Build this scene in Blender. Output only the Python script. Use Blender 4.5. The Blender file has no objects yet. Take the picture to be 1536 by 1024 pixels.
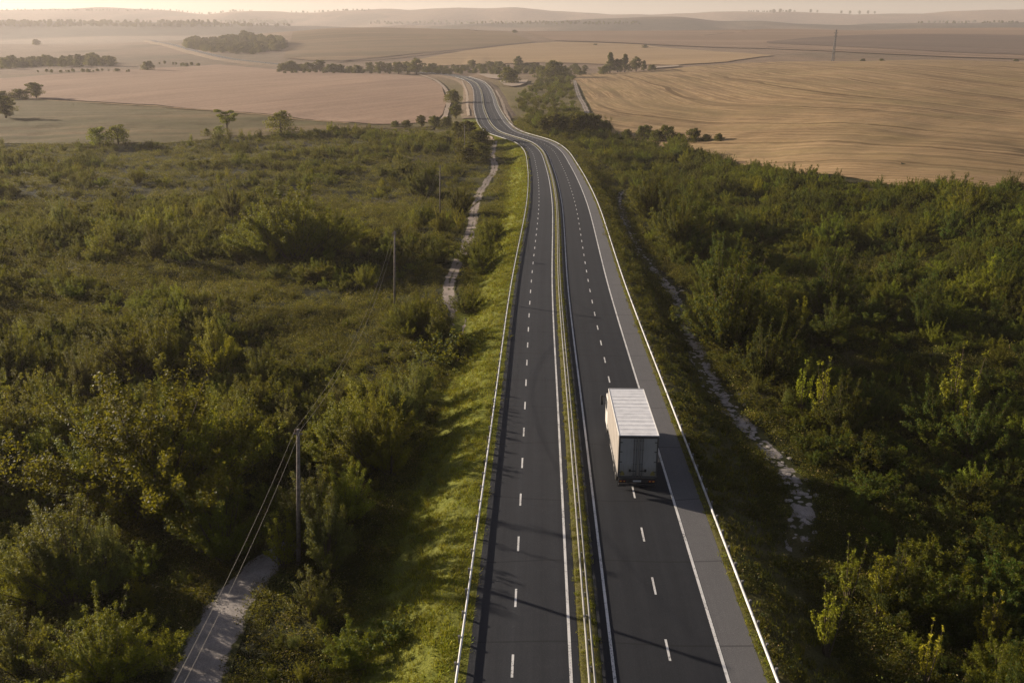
import bpy, math, random
import numpy as np
from math import sin, cos, tan, radians, pi

random.seed(7)
RNG = np.random.default_rng(7)
SC = bpy.context.scene
COL = SC.collection

# ------------------------------------------------------------------ camera
F = 1280.0
PITCH = math.atan(452 / F)
CP, SP = cos(PITCH), sin(PITCH)
cam = bpy.data.cameras.new('camera')
cam.sensor_width = 36
cam.lens = 36 * F / 1536
cam.clip_start = 0.5
cam.clip_end = 30000
camo = bpy.data.objects.new('camera', cam)
COL.objects.link(camo)
camo.location = (0, 0, 0)
camo.rotation_euler = (pi / 2 - PITCH, 0, 0)
SC.camera = camo

# ------------------------------------------------------------------ noise
def vnoise(x, y, seed=0):
    x = np.asarray(x, float); y = np.asarray(y, float)
    xi = np.floor(x).astype(np.int64); yi = np.floor(y).astype(np.int64)
    fx = x - xi; fy = y - yi
    fx = fx * fx * (3 - 2 * fx); fy = fy * fy * (3 - 2 * fy)
    def h(a, b):
        n = (a * 374761393 + b * 668265263 + seed * 974634777) & 0x7fffffff
        n = ((n ^ (n >> 13)) * 1274126177) & 0x7fffffff
        n = (n ^ (n >> 16)) & 0xffff
        return n / 65535.0
    a = h(xi, yi); b = h(xi + 1, yi); c = h(xi, yi + 1); d = h(xi + 1, yi + 1)
    return (a * (1 - fx) + b * fx) * (1 - fy) + (c * (1 - fx) + d * fx) * fy

def fbm(x, y, seed=0, o=3):
    s = 0; a = 1; t = 0
    for k in range(o):
        s = s + a * vnoise(x * 2 ** k, y * 2 ** k, seed + k); t += a; a *= .5
    return s / t

# ------------------------------------------------------------------ terrain
def row_t(r):                     # slope z/Y of an image row
    return tan(math.atan((512 - r) / F) - PITCH)

Z0, SL = -26.05, -0.028
ST = np.array([-400, 0, 150, 310, 430, 570, 780, 1000, 1500, 2200, 2750, 3500, 4300, 5600, 7600], float)
COLX = np.array([0, 256, 512, 768, 1024, 1280, 1536], float)
def zr(y, r): return y * row_t(r)
near = [Z0 - SL * -400 * -1, Z0, Z0 + SL * 150, Z0 + SL * 310]
near[0] = Z0 + SL * -400 * 1
LEFTV = near + [-35.2, -35.6, -35.6]
RIGHT = near[:2] + [-29.8, -30.0, -28.3, -25.6, -22.4]
COLZ = np.array([
    LEFTV + [zr(1000, 107), zr(1500, 84), zr(2200, 68), zr(2750, 60), zr(3500, 33.5), 30, zr(5600, 14.5), 120],
    LEFTV + [zr(1000, 108), zr(1500, 82), zr(2200, 61), zr(2750, 54), zr(3500, 35.5), 30, zr(5600, 16), 120],
    LEFTV + [zr(1000, 110), zr(1500, 76), zr(2200, 42), -12, zr(3500, 37), 30, zr(5600, 15.5), 120],
    LEFTV + [zr(1000, 110), zr(1500, 77), zr(2200, 49), -12, zr(3500, 35), 30, zr(5600, 18.5), 120],
    near + [-34.4, -32.5, -30] + [zr(1000, 101), zr(1500, 76), zr(2200, 46.5), -12, zr(3500, 33.5), 30, zr(5600, 19.5), 120],
    RIGHT + [zr(1000, 92), zr(1500, 73), zr(2200, 45), -12, zr(3500, 34), 30, zr(5600, 17.5), 120],
    RIGHT + [zr(1000, 93), zr(1500, 78), zr(2200, 43), -12, zr(3500, 33.5), 30, zr(5600, 17.5), 120],
])
def pchip_slopes(x, y):
    h = np.diff(x); d = np.diff(y) / h; m = np.zeros_like(y)
    for i in range(1, len(x) - 1):
        if d[i - 1] * d[i] > 0:
            w1 = 2 * h[i] + h[i - 1]; w2 = h[i] + 2 * h[i - 1]
            m[i] = (w1 + w2) / (w1 / d[i - 1] + w2 / d[i])
    m[0] = d[0]; m[-1] = d[-1]
    return m
COLM = [pchip_slopes(ST, c) for c in COLZ]
def base(X, Y):
    X, Y = np.broadcast_arrays(np.asarray(X, float), np.asarray(Y, float))
    Yc = np.clip(Y, ST[0], ST[-1])
    i = np.clip(np.searchsorted(ST, Yc) - 1, 0, len(ST) - 2)
    h = ST[i + 1] - ST[i]; t = (Yc - ST[i]) / h
    h00 = 2 * t**3 - 3 * t**2 + 1; h10 = t**3 - 2 * t**2 + t; h01 = -2 * t**3 + 3 * t**2; h11 = t**3 - t**2
    zs = np.stack([h00 * c[i] + h10 * h * m[i] + h01 * c[i + 1] + h11 * h * m[i + 1] for c, m in zip(COLZ, COLM)])
    px = (768 + F * X / (CP * np.maximum(Yc, 60) + 12)) / 256.0
    px = np.clip(px, 0, 5.9999)
    k = np.floor(px).astype(int); f = px - k
    def pick(j): return np.take_along_axis(zs, np.clip(j, 0, 6)[None], 0)[0]
    p0, p1, p2, p3 = pick(k - 1), pick(k), pick(k + 1), pick(k + 2)
    z = .5 * ((2 * p1) + (-p0 + p2) * f + (2 * p0 - 5 * p1 + 4 * p2 - p3) * f**2 + (-p0 + 3 * p1 - 3 * p2 + p3) * f**3)
    far = np.clip((Y - 1300) / 900, 0, 1)
    z = z + far * (fbm(X / 420, Y / 420, 5) - .5) * np.clip(Y / 120, 4, 26)
    ridge = np.clip((Y - 3000) / 400, 0, 1)
    z = z + ridge * (fbm(X / 620 + 3, Y / 1500, 9) - .5) * 62
    return z

def smooth(a, b, x):
    t = np.clip((x - a) / (b - a), 0, 1)
    return t * t * (3 - 2 * t)

def march(px, py, fn, y0=8, y1=6500):
    Ys = np.geomspace(y0, y1, 3500)
    dx, du = (px - 768) / F, (512 - py) / F
    d = np.array([dx, CP + du * SP, -SP + du * CP])
    k = Ys / d[1]
    X = k * d[0]; Z = k * d[2]
    g = fn(X, Ys)
    hit = np.nonzero(Z < g)[0]
    if len(hit) == 0: j = int(np.argmin(Z - g)); return np.array([X[j], Ys[j], g[j]])
    j = hit[0]
    if j == 0: return np.array([X[0], Ys[0], g[0]])
    a = (Z - g)[j - 1]; b = (Z - g)[j]; f = a / (a - b)
    x = X[j - 1] + f * (X[j] - X[j - 1]); y = Ys[j - 1] + f * (Ys[j] - Ys[j - 1])
    return np.array([x, y, float(fn(np.array([x]), np.array([y]))[0])])

def depth(p): return p[1] * CP - p[2] * SP
def proj(p):
    zc = p[1] * CP - p[2] * SP; yc = p[1] * SP + p[2] * CP
    return 768 + F * p[0] / zc, 512 - F * yc / zc

# ------------------------------------------------------------------ road centreline (middle of the median)
def lin(y): return 3.75 + .0328 * (y - 36.9)
pts = [(lin(y), y) for y in (-60, -20, 20, 60, 100)]
for px, py in [(834.5, 300), (823.5, 250), (812, 225), (796, 213.5), (768, 204.5), (752, 199), (739, 188), (731.5, 175), (726, 160),
               (724.5, 148), (720, 133), (714, 126), (706, 121.5), (688, 116), (668, 112.8), (640, 110.3), (600, 108), (540, 106), (470, 103),
               (410, 98), (350, 92), (300, 81), (268, 72), (242, 66), (222, 62)]:
    p = march(px, py, base)
    if p[1] < 560: pass
    pts.append((p[0], p[1]))
def catmull(P, step):
    P = np.array(P, float); out = []
    for i in range(len(P) - 1):
        p0 = P[max(i - 1, 0)]; p1 = P[i]; p2 = P[i + 1]; p3 = P[min(i + 2, len(P) - 1)]
        n = max(2, int(np.linalg.norm(p2 - p1) / step))
        t = np.linspace(0, 1, n, endpoint=False)[:, None]
        a = np.linalg.norm(p1 - p0) ** .5 + 1e-6; b = np.linalg.norm(p2 - p1) ** .5 + 1e-6; c = np.linalg.norm(p3 - p2) ** .5 + 1e-6
        m1 = (p2 - p1) + b * ((p1 - p0) / a - (p2 - p0) / (a + b)) if i > 0 else (p2 - p1)
        m2 = (p2 - p1) + b * ((p3 - p2) / c - (p3 - p1) / (b + c)) if i < len(P) - 2 else (p2 - p1)
        out.append((2 * t**3 - 3 * t**2 + 1) * p1 + (t**3 - 2 * t**2 + t) * m1 + (-2 * t**3 + 3 * t**2) * p2 + (t**3 - t**2) * m2)
    out.append(P[-1:])
    return np.concatenate(out)
CL = catmull(pts, .5)
for _ in range(60):                                   # ease the hand-read bends
    s = CL.copy(); s[1:-1] = (CL[:-2] + 2 * CL[1:-1] + CL[2:]) / 4; CL = s
seg = np.linalg.norm(np.diff(CL, axis=0), axis=1); S = np.concatenate([[0], np.cumsum(seg)])
s_new = [0.0]
while s_new[-1] < S[-1]:
    y = np.interp(s_new[-1], S, CL[:, 1]); s_new.append(s_new[-1] + (1.0 if y < 450 else 2.5 if y < 1100 else 8))
s_new = np.array(s_new[:-1])
CL = np.stack([np.interp(s_new, S, CL[:, 0]), np.interp(s_new, S, CL[:, 1])], 1); S = s_new
T_ = np.gradient(CL, axis=0); T_ /= np.linalg.norm(T_, axis=1)[:, None]
for _ in range(4): T_[1:-1] = (T_[:-2] + T_[1:-1] + T_[2:]) / 3
NRM = np.stack([T_[:, 1], -T_[:, 0]], 1)               # to the road's right
def lift(y): return .6 * smooth(430, 600, y) + 2.2 * smooth(1000, 1300, y)
CZ = base(CL[:, 0], CL[:, 1]) + lift(CL[:, 1])
for _ in range(8): CZ[1:-1] = (CZ[:-2] + CZ[1:-1] + CZ[2:]) / 3
okm = CL[:, 1] < 900
MONO_Y = np.maximum.accumulate(CL[okm, 1]); MONO_X = CL[okm, 0]
def xc(Y): return np.interp(Y, MONO_Y, MONO_X)

def drop(d, Y):
    k = 1 - .8 * smooth(170, 420, Y)
    k = k * (1 - smooth(560, 640, Y))
    l = 2.6 * smooth(-6.3, -11.5, d) + .7 * smooth(-12, -26, d) - .5 * smooth(-45, -90, d)
    r = 2.0 * smooth(8.4, 13.5, d) + 2.2 * smooth(14.5, 32, d) - 3.0 * smooth(38, 95, d)
    return k * (l + r)
def ground(X, Y):
    X, Y = np.broadcast_arrays(np.asarray(X, float), np.asarray(Y, float))
    b = base(X, Y)
    d = X - xc(Y)
    w = (1 - smooth(10, 30, np.abs(d))) * (1 - smooth(500, 560, Y))
    cz = base(xc(Y), Y) + lift(Y) * .0
    z = b * (1 - w) + cz * w - drop(d, Y)
    on = 1 - smooth(7.9, 9.0, np.abs(d - 1.1) + 0 * d)
    z = z - .12 * on * (1 - smooth(900, 1000, Y))
    off = smooth(8.5, 16, np.abs(d - 1))
    nearw = 1 - smooth(330, 600, Y)
    z = z + off * nearw * ((fbm(X / 9, Y / 9, 21) - .5) * 1.0 + (fbm(X / 40, Y / 40, 31) - .5) * 2.4)
    z = z + (1 - nearw) * (1 - smooth(1200, 1500, Y)) * off * (fbm(X / 120, Y / 160, 41) - .5) * 4.0
    return z
def G(px, py): return march(px, py, ground)

# ------------------------------------------------------------------ mesh helpers
def np_mesh(name, V, faces, mats=(), smooth_=False, uv=None, attrs=None, fmat=None):
    """faces: (n,k) int array or list of such arrays"""
    if not isinstance(faces, list): faces = [faces]
    faces = [np.asarray(f, np.int32) for f in faces if len(f)]
    me = bpy.data.meshes.new(name)
    V = np.asarray(V, np.float32)
    me.vertices.add(len(V)); me.vertices.foreach_set('co', V.ravel())
    li = np.concatenate([f.ravel() for f in faces]); tot = np.concatenate([np.full(len(f), f.shape[1], np.int32) for f in faces])
    st = np.concatenate([[0], np.cumsum(tot)[:-1]]).astype(np.int32)
    me.loops.add(len(li)); me.loops.foreach_set('vertex_index', li)
    me.polygons.add(len(tot)); me.polygons.foreach_set('loop_start', st); me.polygons.foreach_set('loop_total', tot)
    if fmat is not None: me.polygons.foreach_set('material_index', np.asarray(fmat, np.int32))
    if uv is not None:
        u = me.uv_layers.new(name='UVMap'); u.data.foreach_set('uv', np.asarray(uv, np.float32)[li].ravel())
    for k, (dom, typ, val) in (attrs or {}).items():
        a = me.attributes.new(k, typ, dom)
        a.data.foreach_set('color' if typ == 'FLOAT_COLOR' else 'value', np.asarray(val, np.float32).ravel())
    me.update(calc_edges=True)
    if smooth_: me.polygons.foreach_set('use_smooth', np.ones(len(tot), bool))
    for m in mats: me.materials.append(m)
    return me

def link(name, me, parent=None, loc=None):
    o = bpy.data.objects.new(name, me); COL.objects.link(o)
    if parent is not None: o.parent = parent
    if loc is not None: o.location = loc
    return o
def tag(o, label=None, cat=None, group=None, kind=None):
    if label: o['label'] = label
    if cat: o['category'] = cat
    if group: o['group'] = group
    if kind: o['kind'] = kind
    return o
def empty(name, loc, label, cat, group=None, rz=0):
    o = bpy.data.objects.new(name, None); COL.objects.link(o); o.location = loc; o.rotation_euler = (0, 0, rz)
    o.empty_display_size = .3
    return tag(o, label, cat, group)

class MB:
    def __init__(s): s.V = []; s.F = []; s.n = 0
    def add(s, V, F):
        V = np.asarray(V, float); s.V.append(V); s.F += [tuple(int(i) + s.n for i in f) for f in F]; s.n += len(V); return s
    def box(s, x0, x1, y0, y1, z0, z1, b=0.0):
        if b <= 0:
            V = [(x, y, z) for z in (z0, z1) for y in (y0, y1) for x in (x0, x1)]
            return s.add(V, [(0, 2, 3, 1), (4, 5, 7, 6), (0, 1, 5, 4), (2, 6, 7, 3), (0, 4, 6, 2), (1, 3, 7, 5)])
        bm = __import__('bmesh').new()
        vs = [bm.verts.new((x, y, z)) for z in (z0, z1) for y in (y0, y1) for x in (x0, x1)]
        for f in [(0, 2, 3, 1), (4, 5, 7, 6), (0, 1, 5, 4), (2, 6, 7, 3), (0, 4, 6, 2), (1, 3, 7, 5)]: bm.faces.new([vs[i] for i in f])
        __import__('bmesh').ops.bevel(bm, geom=bm.edges[:], offset=b, segments=2, affect='EDGES', profile=.5)
        bm.verts.index_update()
        s.add([v.co[:] for v in bm.verts], [[v.index for v in f.verts] for f in bm.faces]); bm.free(); return s
    def tube(s, P, R, n=8, cap=True):
        P = np.asarray(P, float); m = len(P)
        R = np.full(m, R) if np.isscalar(R) else np.asarray(R, float)
        t = np.gradient(P, axis=0); t /= np.linalg.norm(t, axis=1)[:, None] + 1e-12
        ref = np.array([0, 0, 1.0]) if abs(t[0, 2]) < .9 else np.array([1.0, 0, 0])
        V = []
        for i in range(m):
            a = np.cross(t[i], ref); a /= np.linalg.norm(a) + 1e-12; b = np.cross(t[i], a)
            for k in range(n):
                q = 2 * pi * k / n; V.append(P[i] + R[i] * (cos(q) * a + sin(q) * b))
        Fc = [(i * n + k, i * n + (k + 1) % n, (i + 1) * n + (k + 1) % n, (i + 1) * n + k) for i in range(m - 1) for k in range(n)]
        if cap: Fc += [tuple(range(n - 1, -1, -1)), tuple((m - 1) * n + k for k in range(n))]
        return s.add(V, Fc)
    def lathe_x(s, c, prof, n=24):            # prof: (x, r) about the X axis through c
        V = [(c[0] + x, c[1] + r * cos(2 * pi * k / n), c[2] + r * sin(2 * pi * k / n)) for x, r in prof for k in range(n)]
        m = len(prof)
        Fc = [(i * n + k, i * n + (k + 1) % n, (i + 1) * n + (k + 1) % n, (i + 1) * n + k) for i in range(m - 1) for k in range(n)]
        Fc += [tuple(range(n)), tuple((m - 1) * n + k for k in range(n - 1, -1, -1))]
        return s.add(V, Fc)
    def mesh(s, name, mat, smooth_=False):
        me = bpy.data.meshes.new(name)
        me.from_pydata([tuple(v) for v in np.concatenate(s.V)], [], s.F); me.update()
        if smooth_: me.polygons.foreach_set('use_smooth', np.ones(len(me.polygons), bool))
        if mat: me.materials.append(mat)
        return me
    def build(s, name, mat, parent=None, loc=None, smooth_=False): return link(name, s.mesh(name, mat, smooth_), parent, loc)

# ------------------------------------------------------------------ materials
class NT:
    def __init__(s, name):
        s.m = bpy.data.materials.new(name); s.m.use_nodes = True; s.t = s.m.node_tree; s.N = s.t.nodes
        s.b = s.N['Principled BSDF']; s.out = s.N['Material Output']
    def n(s, typ, **kw):
        x = s.N.new(typ)
        for k, v in kw.items():
            if k.startswith('i_'): x.inputs[k[2:]].default_value = v
            else: setattr(x, k, v)
        return x
    def l(s, a, b): s.t.links.new(a, b)
    def coord(s, kind='Object', scale=(1, 1, 1), rot=(0, 0, 0)):
        c = s.n('ShaderNodeTexCoord'); m = s.n('ShaderNodeMapping'); m.inputs['Scale'].default_value = scale; m.inputs['Rotation'].default_value = rot
        s.l(c.outputs[kind], m.inputs['Vector']); return m.outputs[0]
    def noise(s, vec, scale, detail=4, rough=.55):
        x = s.n('ShaderNodeTexNoise'); x.inputs['Scale'].default_value = scale; x.inputs['Detail'].default_value = detail; x.inputs['Roughness'].default_value = rough
        if vec is not None: s.l(vec, x.inputs['Vector'])
        return x.outputs['Fac']
    def ramp(s, fac, stops):
        r = s.n('ShaderNodeValToRGB'); e = r.color_ramp.elements
        while len(e) < len(stops): e.new(.5)
        for k, (p, c) in zip(e, stops): k.position = p; k.color = (*c, 1) if not np.isscalar(c) else (c, c, c, 1)
        s.l(fac, r.inputs[0]); return r.outputs[0]
    def mix(s, fac, a, b, blend='MIX'):
        x = s.n('ShaderNodeMix', data_type='RGBA', blend_type=blend)
        for sock, v in ((x.inputs[0], fac), (x.inputs[6], a), (x.inputs[7], b)):
            if hasattr(v, 'is_output') or hasattr(v, 'links'): s.l(v, sock)
            elif np.isscalar(v): sock.default_value = v
            else: sock.default_value = (*v, 1)
        return x.outputs[2]
    def math(s, op, a, b=0.0):
        x = s.n('ShaderNodeMath', operation=op)
        for sock, v in ((x.inputs[0], a), (x.inputs[1], b)):
            if hasattr(v, 'links'): s.l(v, sock)
            else: sock.default_value = v
        return x.outputs[0]
    def col(s, c):
        if hasattr(c, 'links'): s.l(c, s.b.inputs['Base Color'])
        else: s.b.inputs['Base Color'].default_value = (*c, 1)
    def rough(s, v, spec=.3):
        s.b.inputs['Roughness'].default_value = v; s.b.inputs['Specular IOR Level'].default_value = spec
    def bump(s, h, strength=.4, dist=.05):
        b = s.n('ShaderNodeBump'); b.inputs['Strength'].default_value = strength; b.inputs['Distance'].default_value = dist
        s.l(h, b.inputs['Height']); s.l(b.outputs[0], s.b.inputs['Normal'])

def plain(name, c, rough=.6, spec=.3, metal=0.0, var=.25, scale=3.0):
    m = NT(name); v = m.coord()
    n = m.noise(v, scale, 5)
    d = tuple(x * (1 - var) for x in c); e = tuple(min(1, x * (1 + var)) for x in c)
    m.col(m.ramp(n, [(.3, d), (.7, e)])); m.rough(rough, spec); m.b.inputs['Metallic'].default_value = metal
    return m.m

def leaf_mat(name, c1, c2, tipc=(.22, .18, .09), tipf=.965, trans=.34):
    m = NT(name)
    a = m.n('ShaderNodeAttribute', attribute_name='tint'); oi = m.n('ShaderNodeObjectInfo')
    c = m.mix(a.outputs['Fac'], c1, c2)
    tip = m.math('GREATER_THAN', a.outputs['Fac'], tipf)
    c = m.mix(tip, c, tipc)
    hs = m.n('ShaderNodeHueSaturation')
    m.l(m.math('ADD', m.math('MULTIPLY', oi.outputs['Random'], .06), .474), hs.inputs['Hue'])
    m.l(m.math('ADD', m.math('MULTIPLY', m.math('FRACT', m.math('MULTIPLY', oi.outputs['Random'], 7.31)), 1.15), .50), hs.inputs['Value'])
    hs.inputs['Saturation'].default_value = 1.08
    m.l(c, hs.inputs['Color'])
    m.col(hs.outputs[0]); m.rough(.62, .12)
    tr = m.n('ShaderNodeBsdfTranslucent'); m.l(m.mix(.5, hs.outputs[0], (.36, .31, .02)), tr.inputs['Color'])
    mx = m.n('ShaderNodeMixShader'); mx.inputs[0].default_value = trans
    m.l(m.b.outputs[0], mx.inputs[1]); m.l(tr.outputs[0], mx.inputs[2]); m.l(mx.outputs[0], m.out.inputs['Surface'])
    return m.m

M = {}
M['leaf_dark'] = leaf_mat('dark green leaves', (.015, .028, .008), (.068, .092, .013))
M['leaf_olive'] = leaf_mat('olive leaves', (.026, .042, .009), (.175, .19, .022))
M['leaf_yellow'] = leaf_mat('yellow green leaves', (.066, .080, .012), (.30, .29, .032))
M['leaf_grey'] = leaf_mat('grey green leaves', (.046, .056, .015), (.175, .185, .050), (.30, .25, .16), .95)
M['leaf_tree'] = leaf_mat('tree leaves', (.022, .032, .010), (.055, .062, .020), tipf=2)
M['grass'] = leaf_mat('grass blades', (.060, .068, .012), (.16, .15, .030), (.25, .2, .09), .93, .3)
M['bankgrass'] = leaf_mat('bank grass', (.105, .122, .014), (.275, .262, .035), (.30, .25, .10), .96, .3)
M['herb'] = leaf_mat('scrub herbs', (.010, .017, .005), (.033, .042, .010), (.24, .19, .10), .95, .33)
M['bark'] = plain('grey brown bark', (.085, .065, .045), .9, .1, 0, .4, 9)
M['pole'] = plain('weathered timber pole', (.17, .145, .125), .85, .15, 0, .35, 6)
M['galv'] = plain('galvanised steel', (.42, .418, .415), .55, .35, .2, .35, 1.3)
M['galv_pale'] = plain('pale galvanised steel', (.70, .69, .67), .5, .3, .05, .15, 1.3)  # paler steel copy, colour lifted to offset shade on the rail's seen face
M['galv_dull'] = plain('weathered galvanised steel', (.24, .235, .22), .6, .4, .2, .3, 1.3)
M['post'] = plain('dull steel post', (.20, .19, .18), .6, .4, .4, .3, 3)
M['wire'] = plain('aluminium wire', (.17, .15, .115), .6, .3, .2, .1, 1)
def paint_mat():
    m = NT('road paint'); v = m.coord(); n = m.noise(v, 9, 6, .75); b = m.noise(v, .8, 4)
    k = m.math('ADD', n, m.math('MULTIPLY', m.math('SUBTRACT', b, .5), .35))
    m.col(m.mix(m.ramp(k, [(.34, 0.0), (.46, 1.0)]), (.13, .13, .135), m.ramp(b, [(.3, (.52, .51, .49)), (.7, (.68, .67, .65))]))); m.rough(.75, .2); return m.m
M['paint'] = paint_mat()
M['stone'] = plain('pale flat stone', (.30, .27, .24), .9, .1, 0, .3, 5)
M['ceramic'] = plain('brown ceramic', (.10, .06, .04), .3, .5)
M['lattice'] = plain('dark lattice steel', (.03, .03, .03), .6, .3, .3)

# asphalt: u = metres across, v = metres along
def asphalt(name, dark, light, bands, patch=.5):
    m = NT(name); tc = m.n('ShaderNodeTexCoord'); sp = m.n('ShaderNodeSeparateXYZ'); m.l(tc.outputs['UV'], sp.inputs[0])
    mp = m.n('ShaderNodeMapping'); m.l(tc.outputs['UV'], mp.inputs[0]); mp.inputs['Scale'].default_value = (1, .035, 1)
    long = m.noise(mp.outputs[0], 1.1, 4)
    mp2 = m.n('ShaderNodeMapping'); m.l(tc.outputs['UV'], mp2.inputs[0]); mp2.inputs['Scale'].default_value = (3.2, .05, 1)
    streak = m.noise(mp2.outputs[0], 1.5, 3)
    fine = m.noise(tc.outputs['Object'], 28, 3); mid = m.noise(tc.outputs['Object'], 1.3, 5)
    big = m.noise(tc.outputs['Object'], .06, 3)
    wob = m.math('MULTIPLY', m.math('SUBTRACT', long, .5), .25)
    u = m.math('ADD', sp.outputs[0], wob)
    acc = None
    for c, w, a in bands:                                  # wheel-polished / old-surface strips along the lanes
        g = m.math('MAXIMUM', m.math('SUBTRACT', 1.0, m.math('DIVIDE', m.math('ABSOLUTE', m.math('SUBTRACT', u, c)), w)), 0.0)
        g = m.math('MULTIPLY', g, a); acc = g if acc is None else m.math('ADD', acc, g)
    x = m.math('ADD', m.math('MULTIPLY', streak, .35), m.math('MULTIPLY', mid, .3)); x = m.math('ADD', x, m.math('MULTIPLY', big, .35))
    x = m.math('ADD', m.math('SUBTRACT', x, .32), acc) if acc is not None else m.math('SUBTRACT', x, .2)
    c = m.mix(x, dark, light)
    c = m.mix(m.math('MULTIPLY', m.math('GREATER_THAN', fine, .61), .20), c, tuple(min(1, v * 2.2) for v in light))
    c = m.mix(m.math('MULTIPLY', m.math('LESS_THAN', fine, .42), .28), c, tuple(v * .5 for v in dark))
    # tar-sealed transverse cracks
    w1 = m.n('ShaderNodeTexWave', wave_type='BANDS', bands_direction='Y'); w1.inputs['Scale'].default_value = .045; w1.inputs['Distortion'].default_value = 5; w1.inputs['Detail'].default_value = 3; w1.inputs['Detail Scale'].default_value = .4
    m.l(tc.outputs['UV'], w1.inputs['Vector'])
    ck = m.math('MULTIPLY', m.math('GREATER_THAN', w1.outputs['Fac'], .9993), .55)
    c = m.mix(ck, c, tuple(v * .35 for v in dark))
    m.col(c); m.rough(.82, .28); m.bump(fine, .35, .01)
    return m.m
M['asphalt_old'] = asphalt('asphalt worn', (.0105, .0118, .0155), (.042, .045, .052), [(-3.6, .7, .20), (-1.55, .45, .14), (-2.75, .45, .14), (-4.9, .4, .10)])
M['asphalt_new'] = asphalt('asphalt dark', (.008, .0092, .0125), (.031, .034, .040), [(1.75, .45, .15), (2.95, .45, .13), (4.4, .45, .12), (5.45, .45, .12)])
M['shoulder'] = asphalt('pale shoulder asphalt', (.082, .080, .082), (.165, .160, .157), [])

def ground_mat():
    m = NT('ground'); a = m.n('ShaderNodeAttribute', attribute_name='cover'); v = m.coord()
    c = a.outputs['Color']
    n1 = m.noise(v, .9, 6, .65); n2 = m.noise(v, .035, 4); n3 = m.noise(v, 9, 4)
    c = m.mix(1.0, c, m.ramp(n1, [(.28, .55), (.72, 1.45)]), 'MULTIPLY')
    c = m.mix(1.0, c, m.ramp(n2, [(.3, (.82, .84, .8)), (.7, (1.18, 1.14, 1.1))]), 'MULTIPLY')
    c = m.mix(1.0, c, m.ramp(n3, [(.3, .72), (.7, 1.25)]), 'MULTIPLY')
    m.col(c); m.rough(.95, .08); m.bump(n1, .6, .25)
    return m.m
M['ground'] = ground_mat()

def field_mat(name, a, b, c, rot, lines=.5, wl=.16, blot=.012, green=None, trams=True):
    """rot: direction of the swaths in the ground plane (radians from +X)"""
    m = NT(name); v = m.coord('Object', (1, 1, 1), (0, 0, -rot)) if rot is not None else m.coord('UV')
    st = m.n('ShaderNodeMapping'); m.l(v, st.inputs[0]); st.inputs['Scale'].default_value = (.045, 1, .2)
    s1 = m.noise(st.outputs[0], wl, 5, .6)
    st2 = m.n('ShaderNodeMapping'); m.l(v, st2.inputs[0]); st2.inputs['Scale'].default_value = (.03, 1, .2)
    s2 = m.noise(st2.outputs[0], wl * .22, 3)
    bl = m.noise(v, blot, 4); fi = m.noise(v, .5, 6, .7)
    col = m.mix(m.ramp(s1, [(.42, 0.0), (.58, 1.0)]), a, b)
    col = m.mix(m.math('MULTIPLY', m.ramp(s2, [(.42, 0.0), (.62, 1.0)]), lines), col, c)
    col = m.mix(m.math('MULTIPLY', m.ramp(bl, [(.4, 0.0), (.65, 1.0)]), .45), col, b)
    if green: col = m.mix(m.math('MULTIPLY', m.ramp(m.noise(v, .02, 5, .7), [(.45, 0.0), (.7, 1.0)]), .5), col, green)
    if trams:
        sp = m.n('ShaderNodeSeparateXYZ'); m.l(v, sp.inputs[0])
        wob = m.math('MULTIPLY', m.noise(v, .006, 2), 40)
        q = m.math('FRACT', m.math('DIVIDE', m.math('ADD', sp.outputs[1], wob), 63))
        brk = m.ramp(m.noise(st.outputs[0], .12, 3), [(.42, 0.0), (.55, 1.0)])
        t = m.math('MULTIPLY', m.math('LESS_THAN', q, .06), m.math('MULTIPLY', brk, .8))
        col = m.mix(t, col, tuple(x * .45 for x in a))
    col = m.mix(1.0, col, m.ramp(fi, [(.25, .74), (.75, 1.26)]), 'MULTIPLY')
    m.col(col); m.rough(.95, .05); m.bump(fi, .5, .3)
    return m.m
M['f_left'] = field_mat('pinkish ploughed field', (.26, .175, .118), (.32, .218, .15), (.21, .142, .102), 1.2, .3, .12, .006, None, False)
M['f_right'] = field_mat('golden stubble', (.220, .142, .068), (.365, .252, .135), (.128, .088, .047), None, .85, .85, .010, (.155, .125, .05))
M['f_gold'] = field_mat('gold field', (.27, .185, .098), (.325, .225, .122), (.22, .15, .08), .1, .3, .08, .004, None, False)
M['f_dome'] = field_mat('brown green hill pasture', (.15, .105, .055), (.22, .15, .085), (.115, .088, .05), .2, .6, .05, .003, (.12, .10, .05), False)
M['f_plateau'] = field_mat('far brown plough', (.20, .135, .085), (.25, .17, .11), (.14, .098, .066), -.1, .5, .03, .002, None, False)
M['f_dark'] = field_mat('dark fallow', (.115, .080, .056), (.15, .104, .072), (.09, .066, .05), -.1, .5, .03, .002, None, False)
M['meadow'] = field_mat('green meadow', (.100, .084, .036), (.175, .125, .062), (.066, .064, .024), .15, .6, .10, .012, (.075, .075, .024), False)
M['pale_dirt'] = plain('pale chalk dirt', (.30, .235, .175), .95, .1, 0, .2, .4)

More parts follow.
